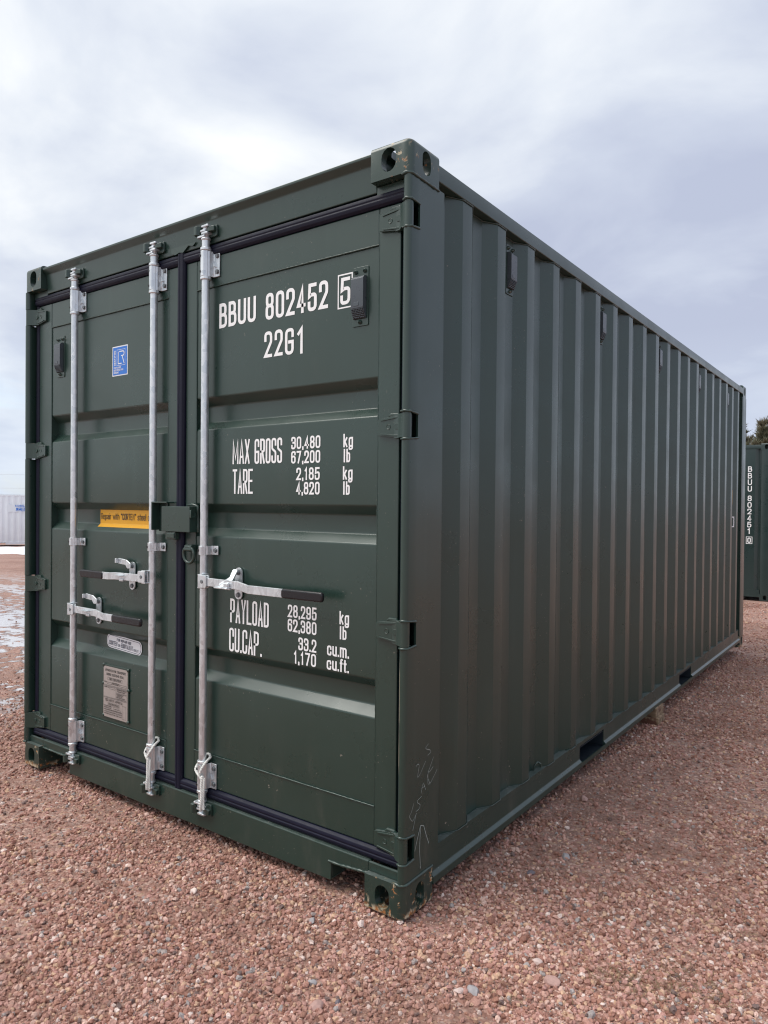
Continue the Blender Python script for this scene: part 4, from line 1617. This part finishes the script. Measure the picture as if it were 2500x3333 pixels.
T.frame(X(.46), X(.66), Zv(.205), Zv(.240), .0010, 1)
T.frame(X(.46), X(.74), Zv(.170), Zv(.203), .0010, 1)
T.frame(X(.80), X(.94), Zv(.06), Zv(.30), .0010, 1)
T.emit(mb, lambda u, v, l: fn(u, v, 0.0009 + l), 0.000008)
obj('plate_face', mb, [M['tag'], M['ink']], plate, recalc=False)
for u, v in ((p0 + .006, q1 - .004), (p1 - .005, q1 - .007), (p0 + .001, Zv(.63)), (p1 - .001, Zv(.60)), (p0 + .004, q0 + .008), (p1 - .004, q0 + .004)):
    mb = MB()
    mb.lathe((u, PANEL_Y - .005, v), 'y', [(0, .0085), (-.003, .0075), (-.0048, .004)], 12)
    obj('rivet', mb, P, plate, smooth=60)

# chalk writing on the near corner post
CH = [[(0.066, 0.500), (0.079, 0.508), (0.087, 0.500), (0.074, 0.457), (0.095, 0.470), (0.127, 0.503)],
      [(0.144, 0.558), (0.120, 0.547), (0.154, 0.534), (0.160, 0.524), (0.139, 0.519)],
      [(0.178, 0.504), (0.147, 0.464), (0.138, 0.446), (0.156, 0.414), (0.203, 0.453)],
      [(0.150, 0.457), (0.176, 0.470)], [(0.100, 0.400), (0.112, 0.438), (0.128, 0.404)], [(0.102, 0.416), (0.124, 0.418)],
      [(0.143, 0.466), (0.141, 0.417), (0.158, 0.416)],
      [(0.103, 0.389), (0.077, 0.383), (0.076, 0.376), (0.097, 0.362), (0.088, 0.351), (0.068, 0.348)],
      [(0.055, 0.380), (0.040, 0.354), (0.027, 0.346), (0.048, 0.319), (0.073, 0.342)], [(0.069, 0.338), (0.050, 0.289)]]
CH2 = [[(0.100, 0.143), (0.093, 0.212), (0.098, 0.291)], [(0.098, 0.291), (0.078, 0.250), (0.063, 0.215)], [(0.098, 0.291), (0.118, 0.283), (0.134, 0.245), (0.152, 0.209)]]
T = Text()
for c in CH:
    T.stroke(fillet(c, 0.01, 3), 0.0020)
for c in CH2:
    T.stroke(fillet(c, 0.01, 3), 0.0031)
obj('chalk_marks', T.emit(MB(), lambda u, v, l: (0.0006 + l, u, v), 0.00002), M['chalk'], box, recalc=False)

# number and yellow label on the far end of the side wall, in the last valley
YV = RIBS[18] + 0.068 + 0.070          # where the last valley turns into the slope of the last rib


def on_rib(u, v, l):
    return (-0.042 + 0.036 * max(0.0, u - YV) / 0.068 + 0.0016 + l, u, v)


mb = MB()
T = Text()
ya, yb = YV - 0.082, YV + 0.0365
for z0 in (1.200, 1.292):
    T.stroke([(ya, z0), (YV, z0), (yb + .004, z0)], 0.009)
T.stroke([(yb, 1.1955), (yb, 1.2965)], 0.009)
T.glyph('5', YV - 0.064, 1.212, 0.040, 0.070, 0.010)
obj('lettering', T.emit(mb, on_rib), M['letter'], box, recalc=False)
mb = MB()
vs = [on_rib(u, v, 0.0) for v in (1.41, 1.55) for u in (YV - 0.05, YV, YV + 0.015)]
mb.add(vs, [(0, 1, 4, 3), (1, 2, 5, 4)])
obj('warning_label', mb, M['syellow'], box, recalc=False, label='narrow yellow label far along the side wall')

# ---------------------------------------------------------------- white ropes on the two middle bars


def rope_strand(mb, path, R=0.0052, lay=0.021):
    """three twisted strands along a path"""
    P0 = [Vector(p) for p in path]
    pts, run = [], [0.0]
    dense = []
    for i in range(len(P0) - 1):
        a = P0[max(i - 1, 0)]; b = P0[i]; c = P0[i + 1]; d = P0[min(i + 2, len(P0) - 1)]
        for j in range(10):
            t = j / 10
            dense.append(0.5 * ((2 * b) + (-a + c) * t + (2 * a - 5 * b + 4 * c - d) * t * t + (-a + 3 * b - 3 * c + d) * t ** 3))
    dense.append(P0[-1])
    # resample
    out = [dense[0]]
    acc = 0
    for a, b in zip(dense[:-1], dense[1:]):
        acc += (b - a).length
        if acc > 0.0028:
            out.append(b)
            acc = 0
    up = None
    frames = []
    s = 0
    for i, p in enumerate(out):
        d = (out[min(i + 1, len(out) - 1)] - out[max(i - 1, 0)]).normalized()
        if up is None:
            up = d.orthogonal().normalized()
        up = (up - d * up.dot(d)).normalized()
        if i:
            s += (p - out[i - 1]).length
        frames.append((p, up.copy(), d.cross(up), s))
    for k in range(3):
        st = []
        for p, u, v, s in frames:
            a = 2 * math.pi * (s / lay + k / 3)
            st.append(p + u * (math.cos(a) * R * .52) + v * (math.sin(a) * R * .52))
        mb.tube(st, R * .60, 6)


def rope(bx, lab, swing, BY=BY + 0.008):
    y = -0.016
    root = empty('rope', (0, 0, 0), label=lab, cat='rope', group='white ropes tied round the locking bars')
    mb = MB()
    rope_strand(mb, [(bx + 0.026, BY + 0.010, 0.327), (bx + 0.029, BY - 0.012, 0.318), (bx + 0.020, BY - 0.030, 0.290), (bx + swing * .4, BY - 0.032, 0.262), (bx + swing - .002, BY - 0.030, 0.247), (bx - 0.024, BY - 0.024, 0.274), (bx - 0.027, BY - 0.006, 0.300), (bx - 0.022, BY + 0.012, 0.325), (bx + 0.002, BY + 0.024, 0.334), (bx + 0.026, BY + 0.010, 0.329)])
    obj('loop', mb, M['rope'], root, smooth=70)
    mb = MB()
    rope_strand(mb, [(bx + swing, BY - 0.030, 0.262), (bx + swing - .002, BY - 0.033, 0.228), (bx + swing, BY - 0.034, 0.190), (bx + swing + .001, BY - 0.038, 0.150), (bx + swing * .8 - .002, BY - 0.034, 0.120)], 0.0062)
    rope_strand(mb, [(bx + swing + .007, BY - 0.026, 0.254), (bx + swing + .008, BY - 0.029, 0.215), (bx + swing + .006, BY - 0.030, 0.170), (bx + swing + .010, BY - 0.031, 0.124)], 0.0052)
    obj('tail', mb, M['rope'], root, smooth=70)
    return root


rope(BARS[1], 'white twisted rope looped on the middle locking bar, left of the door joint', 0.010)
rope(BARS[2], 'white twisted rope looped on the rightmost locking bar, right of the door joint', 0.026)

# ---------------------------------------------------------------- timber blocks under the side rail
for k, (lab, z0, z1, dx, rz) in enumerate((('lower weathered timber block lying on the gravel under the container', -0.062, 0.000, 0.030, 0.03), ('upper timber block wedged directly beneath the container side rail', 0.001, 0.062, 0.012, -0.02))):
    mb = MB()
    mb.box(-0.75, 0, 0, 0.165, z0, z1)
    o = obj('timber_block', mb, M['wood'], None, label=lab, cat='timber block', group='timber blocks stacked under the container', bevel=0.004)
    o.location = (dx, 2.90 + 0.012 * k, 0)
    o.rotation_euler = (0, 0, rz)

# ---------------------------------------------------------------- neighbouring containers


def plain_container(name, label, loc, rot, mat, ribs, wide=None, sign=False):
    r = empty(name, loc, rot, label=label, cat='shipping container')
    castings(r, mat, mat)
    for fx in (False, True):
        for fy in (False, True):
            mb = MB()
            mb.prism(fillet([(-0.12, 0.004), (0.0, 0.004), (0.0, 0.17), (-0.008, 0.17), (-0.008, 0.012), (-0.12, 0.012)], 0.004, 2, True), 'z', 0.118, H - 0.118)
            link('corner_post', mirrored(mb.mesh('corner_post', [mat], 30), fx, fy, L, W), r)
    for fx in (False, True):
        top_rail(fx, r, mat)
        mb = MB()
        mb.box(-0.06, -0.003, 0.178, FORK[0][0], 0.062, 0.178)
        mb.box(-0.06, -0.003, FORK[0][1], FORK[1][0], 0.062, 0.178)
        mb.box(-0.06, -0.003, FORK[1][1], L - 0.178, 0.062, 0.178)
        mb.box(-0.0595, -0.0035, FORK[0][0], FORK[0][1], 0.158, 0.1775)
        mb.box(-0.0595, -0.0035, FORK[1][0], FORK[1][1], 0.158, 0.1775)
        link('bottom_rail', mirrored(mb.mesh('bottom_rail', [mat]), fx, False, L, W), r)
        pts = ribs
        link('side_sheet', mirrored(sheet(pts, Z_SH0, Z_SH1).mesh('side_sheet', [mat], 20), fx, False, L, W), r)
    for y0 in (0.012, L - 0.05):
        mb = MB()
        rp = fillet(corrugation(0.12, W - 0.12, [0.30 + 0.235 * k for k in range(9)], depth=0.03, outer=0), 0.006, 2)
        mb.prism([(-y, y0 + 0.034 + x) for x, y in rp] + [(-y, y0 + 0.030 + x) for x, y in reversed(rp)], 'z', 0.16, 2.51)
        obj('end_sheet', mb, mat, r, smooth=20)
        mb = MB()
        mb.box(-W + .163, -.163, y0 - .008, y0 + .042, 2.50, 2.57)
        obj('end_rail', mb, mat, r)
        mb = MB()
        mb.box(-W + .163, -.163, y0 - .008, y0 + .042, 0.04, 0.17)
        obj('end_rail', mb, mat, r)
    mb = MB()
    mb.box(-W + .05, -.05, .05, L - .05, 2.566, 2.576)
    obj('roof_panel', mb, mat, r)
    mb = MB()
    mb.box(-W + .062, -.062, .1, L - .1, 0.13, 0.17)
    obj('floor_panel', mb, M['dark'], r)
    return r


# second green container behind, turned across; local +x side faces the viewer, its near end is local y = 0
xs = [(-0.006, 0.165), (-0.042, 0.168), (-0.042, 0.200), (-0.006, 0.262), (-0.006, 0.520), (-0.042, 0.585)]
rb = [(-0.042, 0.165), (-0.042, 0.205), (-0.006, 0.262), (-0.006, 0.475), (-0.042, 0.540)]
e = 0.540 + 0.07
while e < L - 0.45:
    rb += [(-0.042, e), (-0.006, e + 0.068), (-0.006, e + 0.138), (-0.042, e + 0.206)]
    e += PITCH
rb.append((-0.042, L - 0.165))
rb = [(x, L - y) for x, y in reversed(rb)]
back = plain_container('shipping_container', 'dark green container with a vertical white number, standing behind at the right', (-0.455 - L, 11.263, -0.150), (0, 0, math.radians(-90)), M['paint2'], rb)
T = Text()
zc = 2.235
for ch in 'BBUU 802451':
    if ch == ' ':
        zc -= 0.050
        continue
    zc -= 0.1085
    T.glyph(ch, -0.036, zc, 0.062 if ch != '1' else 0.055, 0.092, 0.0140)
T.frame(-0.052, 0.044, zc - 0.165, zc - 0.045, 0.0085)
T.glyph('0', -0.030, zc - 0.148, 0.052, 0.086, 0.0150)
obj('lettering', T.emit(MB(), lambda u, v, l: (-0.0050 + l, L - 0.335 + u, v), 0.0002), M['letter'], back, recalc=False)

# white container far off at the left with a sign
full2 = corrugation(0.165, L - 0.165, RIBS)
wrot = math.atan2(0.436, 0.897)
wh = plain_container('shipping_container', 'white corrugated container far off at the left with a blue and white sign', (-35.9 - 0.436 * 2.6, 15.0 - 0.897 * 2.6, -0.87), (0, 0, -wrot), M['white_paint'], full2)
SG = 3.98
mb = MB()
mb.box(-0.006, 0.006, SG, SG + 1.95, 1.70, 2.08)
T = Text()
mb.cur = 0
T.line('MOBILE WAREHOUSE', SG + .37, SG + 1.9, 1.955, 0.105, 0.020, 0.2, 1, 2)
T.stroke([(SG + .42, 1.860), (SG + 1.85, 1.860)], 0.115, False, 1)
T.emit(mb, lambda u, v, l: (0.010 + l, u, v), 0.0006)
T = Text()
T.line('715-636-9051', SG + .48, SG + 1.80, 1.820, 0.080, 0.017, 0.2, 2, 2)
T.line('Storage Containers & More', SG + .40, SG + 1.85, 1.745, 0.045, 0.009, 0.2, 1, 1)
T.emit(mb, lambda u, v, l: (0.030 + l, u, v), 0.0006)
obj('sign_board', mb, [M['swhite'], M['sblue'], M['swhite']], wh, recalc=False)
mb = MB()
mb.box(-0.5, 0.5, -0.2, 0.2, -0.13, 0.10)


# ---------------------------------------------------------------- snow


def snow_sheet():
    n = 46
    mb = MB()
    vs, fs = [], []
    rr = random.Random(5)
    nu, nv = 70, 26
    for i in range(nu + 1):
        for j in range(nv + 1):
            lat = -24 + 30 * i / nu
            t = j / nv
            edge = 25.0 + 0.5 * math.sin(lat * 1.1) + 0.3 * math.sin(lat * 3.3 + 1)
            d = edge + (34.6 - edge) * t
            x = CAM[0] + FWD[0] * d + 0.8092 * lat
            y = CAM[1] + FWD[1] * d + 0.5875 * lat
            z = float(height(np.array(x), np.array(y)))
            ridge = math.exp(-((d - 32.6) / 0.8) ** 2) * (0.035 + 0.02 * math.sin(lat * 2.3) + 0.02 * math.sin(lat * 5.1 + 1))
            rim = min(1, t * 8, (1 - t) * 8)
            z += 0.02 * rim - 0.03 * (1 - rim) + ridge + 0.01 * math.sin(lat * 2 + d)
            vs.append((x, y, z))
    for i in range(nu):
        for j in range(nv):
            a = i * (nv + 1) + j
            fs.append((a, a + 1, a + nv + 2, a + nv + 1))
    mb.add(vs, fs)
    obj('snow', mb, M['snow'], kind='stuff', smooth=180)


snow_sheet()

# ---------------------------------------------------------------- pines behind


def pine(x, y, zg, hgt, rad, label, seed, leader=0.25):
    rr = random.Random(seed)
    root = empty('pine_tree', (x, y, zg), label=label, cat='tree', group='pine trees behind the containers')
    mb = MB()
    mb.tube([(0, 0, 0), (0.03, 0.02, hgt * .4), (0.0, 0.03, hgt * .8), (0, 0, hgt)], [0.09, 0.07, 0.035, 0.012], 7)
    tr = MB()
    cr = MB()
    z = hgt * 0.40
    vs, fs = [], []

    def tuft(p, d, n, ln):
        for _ in range(n):
            q = (d + Vector((rr.gauss(0, .55), rr.gauss(0, .55), rr.gauss(.15, .5)))).normalized()
            s = q.cross(Vector((rr.random() - .5, rr.random() - .5, rr.random() - .5))).normalized() * ln * 0.085
            o = len(vs)
            vs.extend([p - s, p + s, p + q * ln])
            fs.append((o, o + 1, o + 2))
    while z < hgt * 0.985:
        t = z / hgt
        n = 6 if t < 0.9 else 5
        ln = rad * (1.15 - t) ** 0.75 * rr.uniform(0.8, 1.1)
        if t > 1 - leader * 0.5:
            ln *= 0.55
        a0 = rr.random() * 6.28
        for k in range(n):
            a = a0 + 6.283 * k / n + rr.uniform(-.25, .25)
            l2 = ln * rr.uniform(.6, 1.1)
            d = Vector((math.cos(a), math.sin(a), 0.45 + 0.7 * t)).normalized()
            base = Vector((0, 0, z))
            tip = base + d * l2
            mb.tube([base, base.lerp(tip, .5), tip], [0.02, 0.012, 0.005], 4)
            tuft(tip, Vector((d.x * .3, d.y * .3, 1)), 10, 0.30)
            m = max(4, int(l2 / 0.07))
            for i in range(m):
                u = 0.25 + 0.75 * (i + 1) / m
                p = base + d * l2 * u
                tuft(p, d, 7, 0.17)
                for sgn in (-1, 1):
                    sd_ = Vector((-d.y, d.x, 0.25)) * sgn
                    bl = l2 * 0.34 * (1.1 - u) + 0.05
                    for w_ in (0.5, 1.0):
                        tuft(p + (d * .6 + sd_).normalized() * bl * w_, (d + sd_ * .7 + Vector((0, 0, .6))), 4, 0.17)
        z += hgt * rr.uniform(0.035, 0.05)
    tuft(Vector((0, 0, hgt)), Vector((0, 0, 1)), 14, 0.16)
    cr.add(vs, fs)
    obj('trunk', mb, M['bark'], root, smooth=60)
    obj('crown', cr, M['needle'], root, recalc=False)


for (x, y, top, rad, lab, sd_, ld) in ((-2.77, 26.0, 4.33, 1.15, 'pine with a thin leading shoot above the rear green container', 3, 0.4),
                                      (-3.75, 26.6, 4.15, 1.45, 'bushy pine partly hidden by the container far corner', 8, 0.1),
                                      (-1.75, 25.6, 4.05, 1.5, 'pine at the right edge above the rear container', 21, 0.1),
                                      (-3.0, 28.8, 4.15, 1.6, 'pine standing farther back between its two neighbours', 30, 0.1)):
    zg = float(height(np.array(x), np.array(y))) - 0.05
    pine(x, y, zg, top - zg, rad, lab, sd_, ld)

# ---------------------------------------------------------------- overhead wires
for k, (z, lab) in enumerate(((6.85, 'upper thin overhead wire crossing the pale sky at the left'), (4.05, 'lower thin overhead wire just above the white container'))):
    mb = MB()
    a, b = Vector((-225, 20, 0)), Vector((-75, 127, 0))
    mb.tube([a.lerp(b, i / 16) + Vector((0, 0, z + 1.2 * ((i / 8 - 1) ** 2))) for i in range(17)], 0.017, 5)
    obj('overhead_wire', mb, M['wire'], label=lab, cat='wire', group='overhead wires beyond the yard')

# ---------------------------------------------------------------- gravel


def vnoise(x, y, sc, seed):
    """cheap value noise for patchiness"""
    r = np.random.default_rng(seed)
    tab = r.random((256, 256))
    u, v = x * sc + 500.3, y * sc + 500.7
    i, j = np.floor(u).astype(int), np.floor(v).astype(int)
    f, g = u - i, v - j
    f, g = f * f * (3 - 2 * f), g * g * (3 - 2 * g)
    a = tab[i % 256, j % 256]; b = tab[(i + 1) % 256, j % 256]
    c = tab[i % 256, (j + 1) % 256]; d = tab[(i + 1) % 256, (j + 1) % 256]
    return (a * (1 - f) + b * f) * (1 - g) + (c * (1 - f) + d * f) * g


def gravel_tree():
    ng = bpy.data.node_groups.new('gravel_scatter', 'GeometryNodeTree')
    ng.interface.new_socket('Geometry', in_out='INPUT', socket_type='NodeSocketGeometry')
    ng.interface.new_socket('Geometry', in_out='OUTPUT', socket_type='NodeSocketGeometry')
    N, K = ng.nodes, ng.links
    gi, go = N.new('NodeGroupInput'), N.new('NodeGroupOutput')
    join = N.new('GeometryNodeJoinGeometry')
    for k in range(7):
        ico = N.new('GeometryNodeMeshIcoSphere')
        ico.inputs['Radius'].default_value = 1.0
        ico.inputs['Subdivisions'].default_value = 2
        ps = N.new('GeometryNodeInputPosition')
        nz = N.new('ShaderNodeTexNoise')
        nz.noise_dimensions = '4D'
        nz.inputs['W'].default_value = k * 7.3
        nz.inputs['Scale'].default_value = 0.9
        nz.inputs['Detail'].default_value = 2.0
        K.new(ps.outputs[0], nz.inputs['Vector'])
        sub = N.new('ShaderNodeVectorMath'); sub.operation = 'SUBTRACT'
        K.new(nz.outputs['Color'], sub.inputs[0])
        sub.inputs[1].default_value = (.5, .5, .5)
        sc = N.new('ShaderNodeVectorMath'); sc.operation = 'SCALE'
        K.new(sub.outputs[0], sc.inputs[0])
        sc.inputs['Scale'].default_value = 2.1
        sp = N.new('GeometryNodeSetPosition')
        K.new(ico.outputs['Mesh'], sp.inputs['Geometry'])
        K.new(sc.outputs[0], sp.inputs['Offset'])
        sm = N.new('GeometryNodeSetMaterial')
        sm.inputs['Material'].default_value = M['stone']
        K.new(sp.outputs[0], sm.inputs['Geometry'])
        g2 = N.new('GeometryNodeGeometryToInstance')
        K.new(sm.outputs[0], g2.inputs[0])
        K.new(g2.outputs[0], join.inputs[0])
    iop = N.new('GeometryNodeInstanceOnPoints')
    iop.inputs['Pick Instance'].default_value = True
    K.new(gi.outputs[0], iop.inputs['Points'])
    K.new(join.outputs[0], iop.inputs['Instance'])

    def attr(nm, tp):
        a = N.new('GeometryNodeInputNamedAttribute')
        a.data_type = tp
        a.inputs['Name'].default_value = nm
        return a.outputs['Attribute']
    K.new(attr('pick', 'INT'), iop.inputs['Instance Index'])
    e2r = N.new('FunctionNodeEulerToRotation')
    K.new(attr('rot', 'FLOAT_VECTOR'), e2r.inputs[0])
    K.new(e2r.outputs[0], iop.inputs['Rotation'])
    K.new(attr('size', 'FLOAT_VECTOR'), iop.inputs['Scale'])
    K.new(iop.outputs[0], go.inputs[0])
    return ng


def gravel():
    # rings round the viewer's standing place: dense near by, thinner and a little coarser farther off
    pts, szs = [], []
    for d0, d1, dens, lo, hi in ((0.9, 2.4, 26000, 0.0018, 0.0098), (2.4, 3.4, 20000, 0.0020, 0.0102), (3.4, 5.0, 12000, 0.0026, 0.0105), (5.0, 8.0, 5000, 0.0038, 0.0110), (8.0, 13.0, 1300, 0.0055, 0.0125)):
        a0, a1 = math.radians(76), math.radians(176)
        area = 0.5 * (a1 - a0) * (d1 ** 2 - d0 ** 2)
        n = int(area * dens)
        r = np.sqrt(rng.uniform(d0 ** 2, d1 ** 2, n))
        a = rng.uniform(a0, a1, n)
        x, y = CAM[0] + r * np.cos(a), CAM[1] + r * np.sin(a)
        inside = (x > -2.2) & (x < -0.30) & (y > 0.5) & (y < 5.8)
        hid = (x < -2.3) & (y > 0.8) & (x > -2.3 - 0.9 * (y - 0.5)) & (d0 > 3)
        clump = 0.55 * vnoise(x, y, 2.2, 1) + 0.45 * vnoise(x, y, 7.0, 2)
        yard = np.clip((-x - 2.9) / 2.2, 0, 0.975)
        keep = (rng.random(n) > yard) & (rng.random(n) < np.clip(1.25 - 1.5 * np.clip(clump - 0.36, 0, 1) * 2.2, 0.22, 1)) & ~inside
        x, y = x[keep], y[keep]
        s = lo + (hi - lo) * rng.power(0.42, len(x)) ** 1.35
        big = rng.random(len(x)) < 0.008
        s[big] *= rng.uniform(1.2, 1.8, big.sum())
        pts.append(np.stack([x, y], 1))
        szs.append(s)
    XY = np.concatenate(pts)
    S = np.concatenate(szs) * 0.92
    n = len(XY)
    Z = height(XY[:, 0], XY[:, 1]) + S * rng.uniform(-0.05, 0.75, n)
    me = bpy.data.meshes.new('gravel')
    me.vertices.add(n)
    me.vertices.foreach_set('co', np.column_stack([XY, Z]).astype(np.float32).ravel())
    sz = (S[:, None] * rng.uniform(0.7, 1.25, (n, 3)))
    sz[:, 2] *= 0.78
    for nm, tp, data, key in (('rot', 'FLOAT_VECTOR', np.column_stack([rng.normal(0, .35, n), rng.normal(0, .35, n), rng.uniform(0, 6.28, n)]), 'vector'), ('size', 'FLOAT_VECTOR', sz, 'vector'), ('pick', 'INT', rng.integers(0, 7, n), 'value')):
        at = me.attributes.new(nm, tp, 'POINT')
        at.data.foreach_set(key, np.ascontiguousarray(data, dtype=np.float32 if tp != 'INT' else np.int32).ravel())
    o = link('gravel', me, kind='stuff')
    md = o.modifiers.new('scatter', 'NODES')
    md.node_group = gravel_tree()
    me.materials.append(M['stone'])
    print('gravel stones', n)


gravel()

# larger single stones lying among the gravel
PK, GY, DK, LT = (0.40, 0.25, 0.22), (0.33, 0.31, 0.32), (0.15, 0.13, 0.15), (0.58, 0.45, 0.41)
SM = {k: onestone('stone_' + k, c) for k, c in (('pink', PK), ('grey', GY), ('dark', DK), ('pale', LT))}
for k, (x, y, s, mk, lab) in enumerate((
        (0.511, 0.021, 0.026, 'pink', 'broad pink stone, the largest near the lower right corner'),
        (0.345, -0.147, 0.020, 'grey', 'flat oval grey stone in the gravel below the near container corner'),
        (-0.259, -0.158, 0.016, 'grey', 'pale grey stone left of the rusty bottom corner casting'),
        (-0.048, -0.395, 0.015, 'grey', 'grey angular stone near the middle of the bottom edge'),
        (0.064, -0.416, 0.013, 'dark', 'small dark slate stone at the bottom edge'),
        (0.312, -0.173, 0.017, 'pale', 'pale upright stone beside the flat grey oval stone'),
        (0.027, -0.463, 0.024, 'pink', 'broad dusky pink stone sunk flat at the bottom edge'),
        (0.436, 0.086, 0.017, 'pale', 'pale rounded stone above the broad pink stone'),
        (0.097, 1.388, 0.026, 'pink', 'lumpy pink stone beside the container bottom rail'),
        (0.250, 0.776, 0.021, 'grey', 'flat grey stone in the gravel right of the side rail'),
        (0.191, 0.575, 0.016, 'dark', 'dark stone close to the near end of the side rail'))):
    bm = bmesh.new()
    bmesh.ops.create_icosphere(bm, subdivisions=3, radius=1)
    rr = random.Random(40 + k)
    pl = [(Vector((rr.gauss(0, 1), rr.gauss(0, 1), rr.gauss(0, .8))).normalized(), rr.uniform(.62, .9)) for _ in range(11)]
    ax = Vector((rr.uniform(.95, 1.2), rr.uniform(.7, .95), rr.uniform(.5, .7)))
    for v in bm.verts:
        for nrm, dd in pl:
            q = v.co.dot(nrm)
            if q > dd:
                v.co -= nrm * (q - dd)
        v.co = Vector((v.co.x * ax.x, v.co.y * ax.y, v.co.z * ax.z)) * s
    me = bpy.data.meshes.new('stone')
    bm.to_mesh(me)
    bm.free()
    me.materials.append(SM[mk])
    o = link('stone', me, None, label=lab, cat='stone', group='larger stones lying in the gravel')
    o.location = (x, y, float(height(np.array(x), np.array(y))) + s * 0.25)
    o.rotation_euler = (rr.uniform(-.2, .2), rr.uniform(-.2, .2), rr.uniform(0, 6.28))

# a few wisps of dry grass and dirt in the gravel at the lower right
vs, fs = [], []
rr = random.Random(9)
for gx, gy, n, sp in ((0.655, 0.140, 60, 0.07), (0.83, 0.235, 80, 0.09), (0.72, 0.165, 50, 0.06), (0.42, -0.10, 12, 0.05), (0.86, 0.62, 30, 0.06), (0.80, 0.28, 40, 0.08)):
    for _ in range(n):
        x, y = gx + rr.gauss(0, sp), gy + rr.gauss(0, sp * .6)
        z = float(height(np.array(x), np.array(y))) + 0.006
        a, ln = rr.uniform(0, 6.28), rr.uniform(0.02, 0.055)
        d = Vector((math.cos(a), math.sin(a), rr.uniform(-.05, .25))) * ln
        w = Vector((-math.sin(a), math.cos(a), 0)) * 0.0009
        b0 = Vector((x, y, z))
        m_ = b0 + d * .5 + Vector((0, 0, ln * .12))
        o = len(vs)
        vs += [b0 - w, b0 + w, m_ - w, m_ + w, b0 + d]
        fs += [(o, o + 1, o + 3, o + 2), (o + 2, o + 3, o + 4)]
mb = MB()
mb.add(vs, fs)
obj('dry_grass', mb, simple('dry_grass', (0.20, 0.135, 0.075), 0.8, var=0.5, scale=40), kind='stuff', recalc=False)
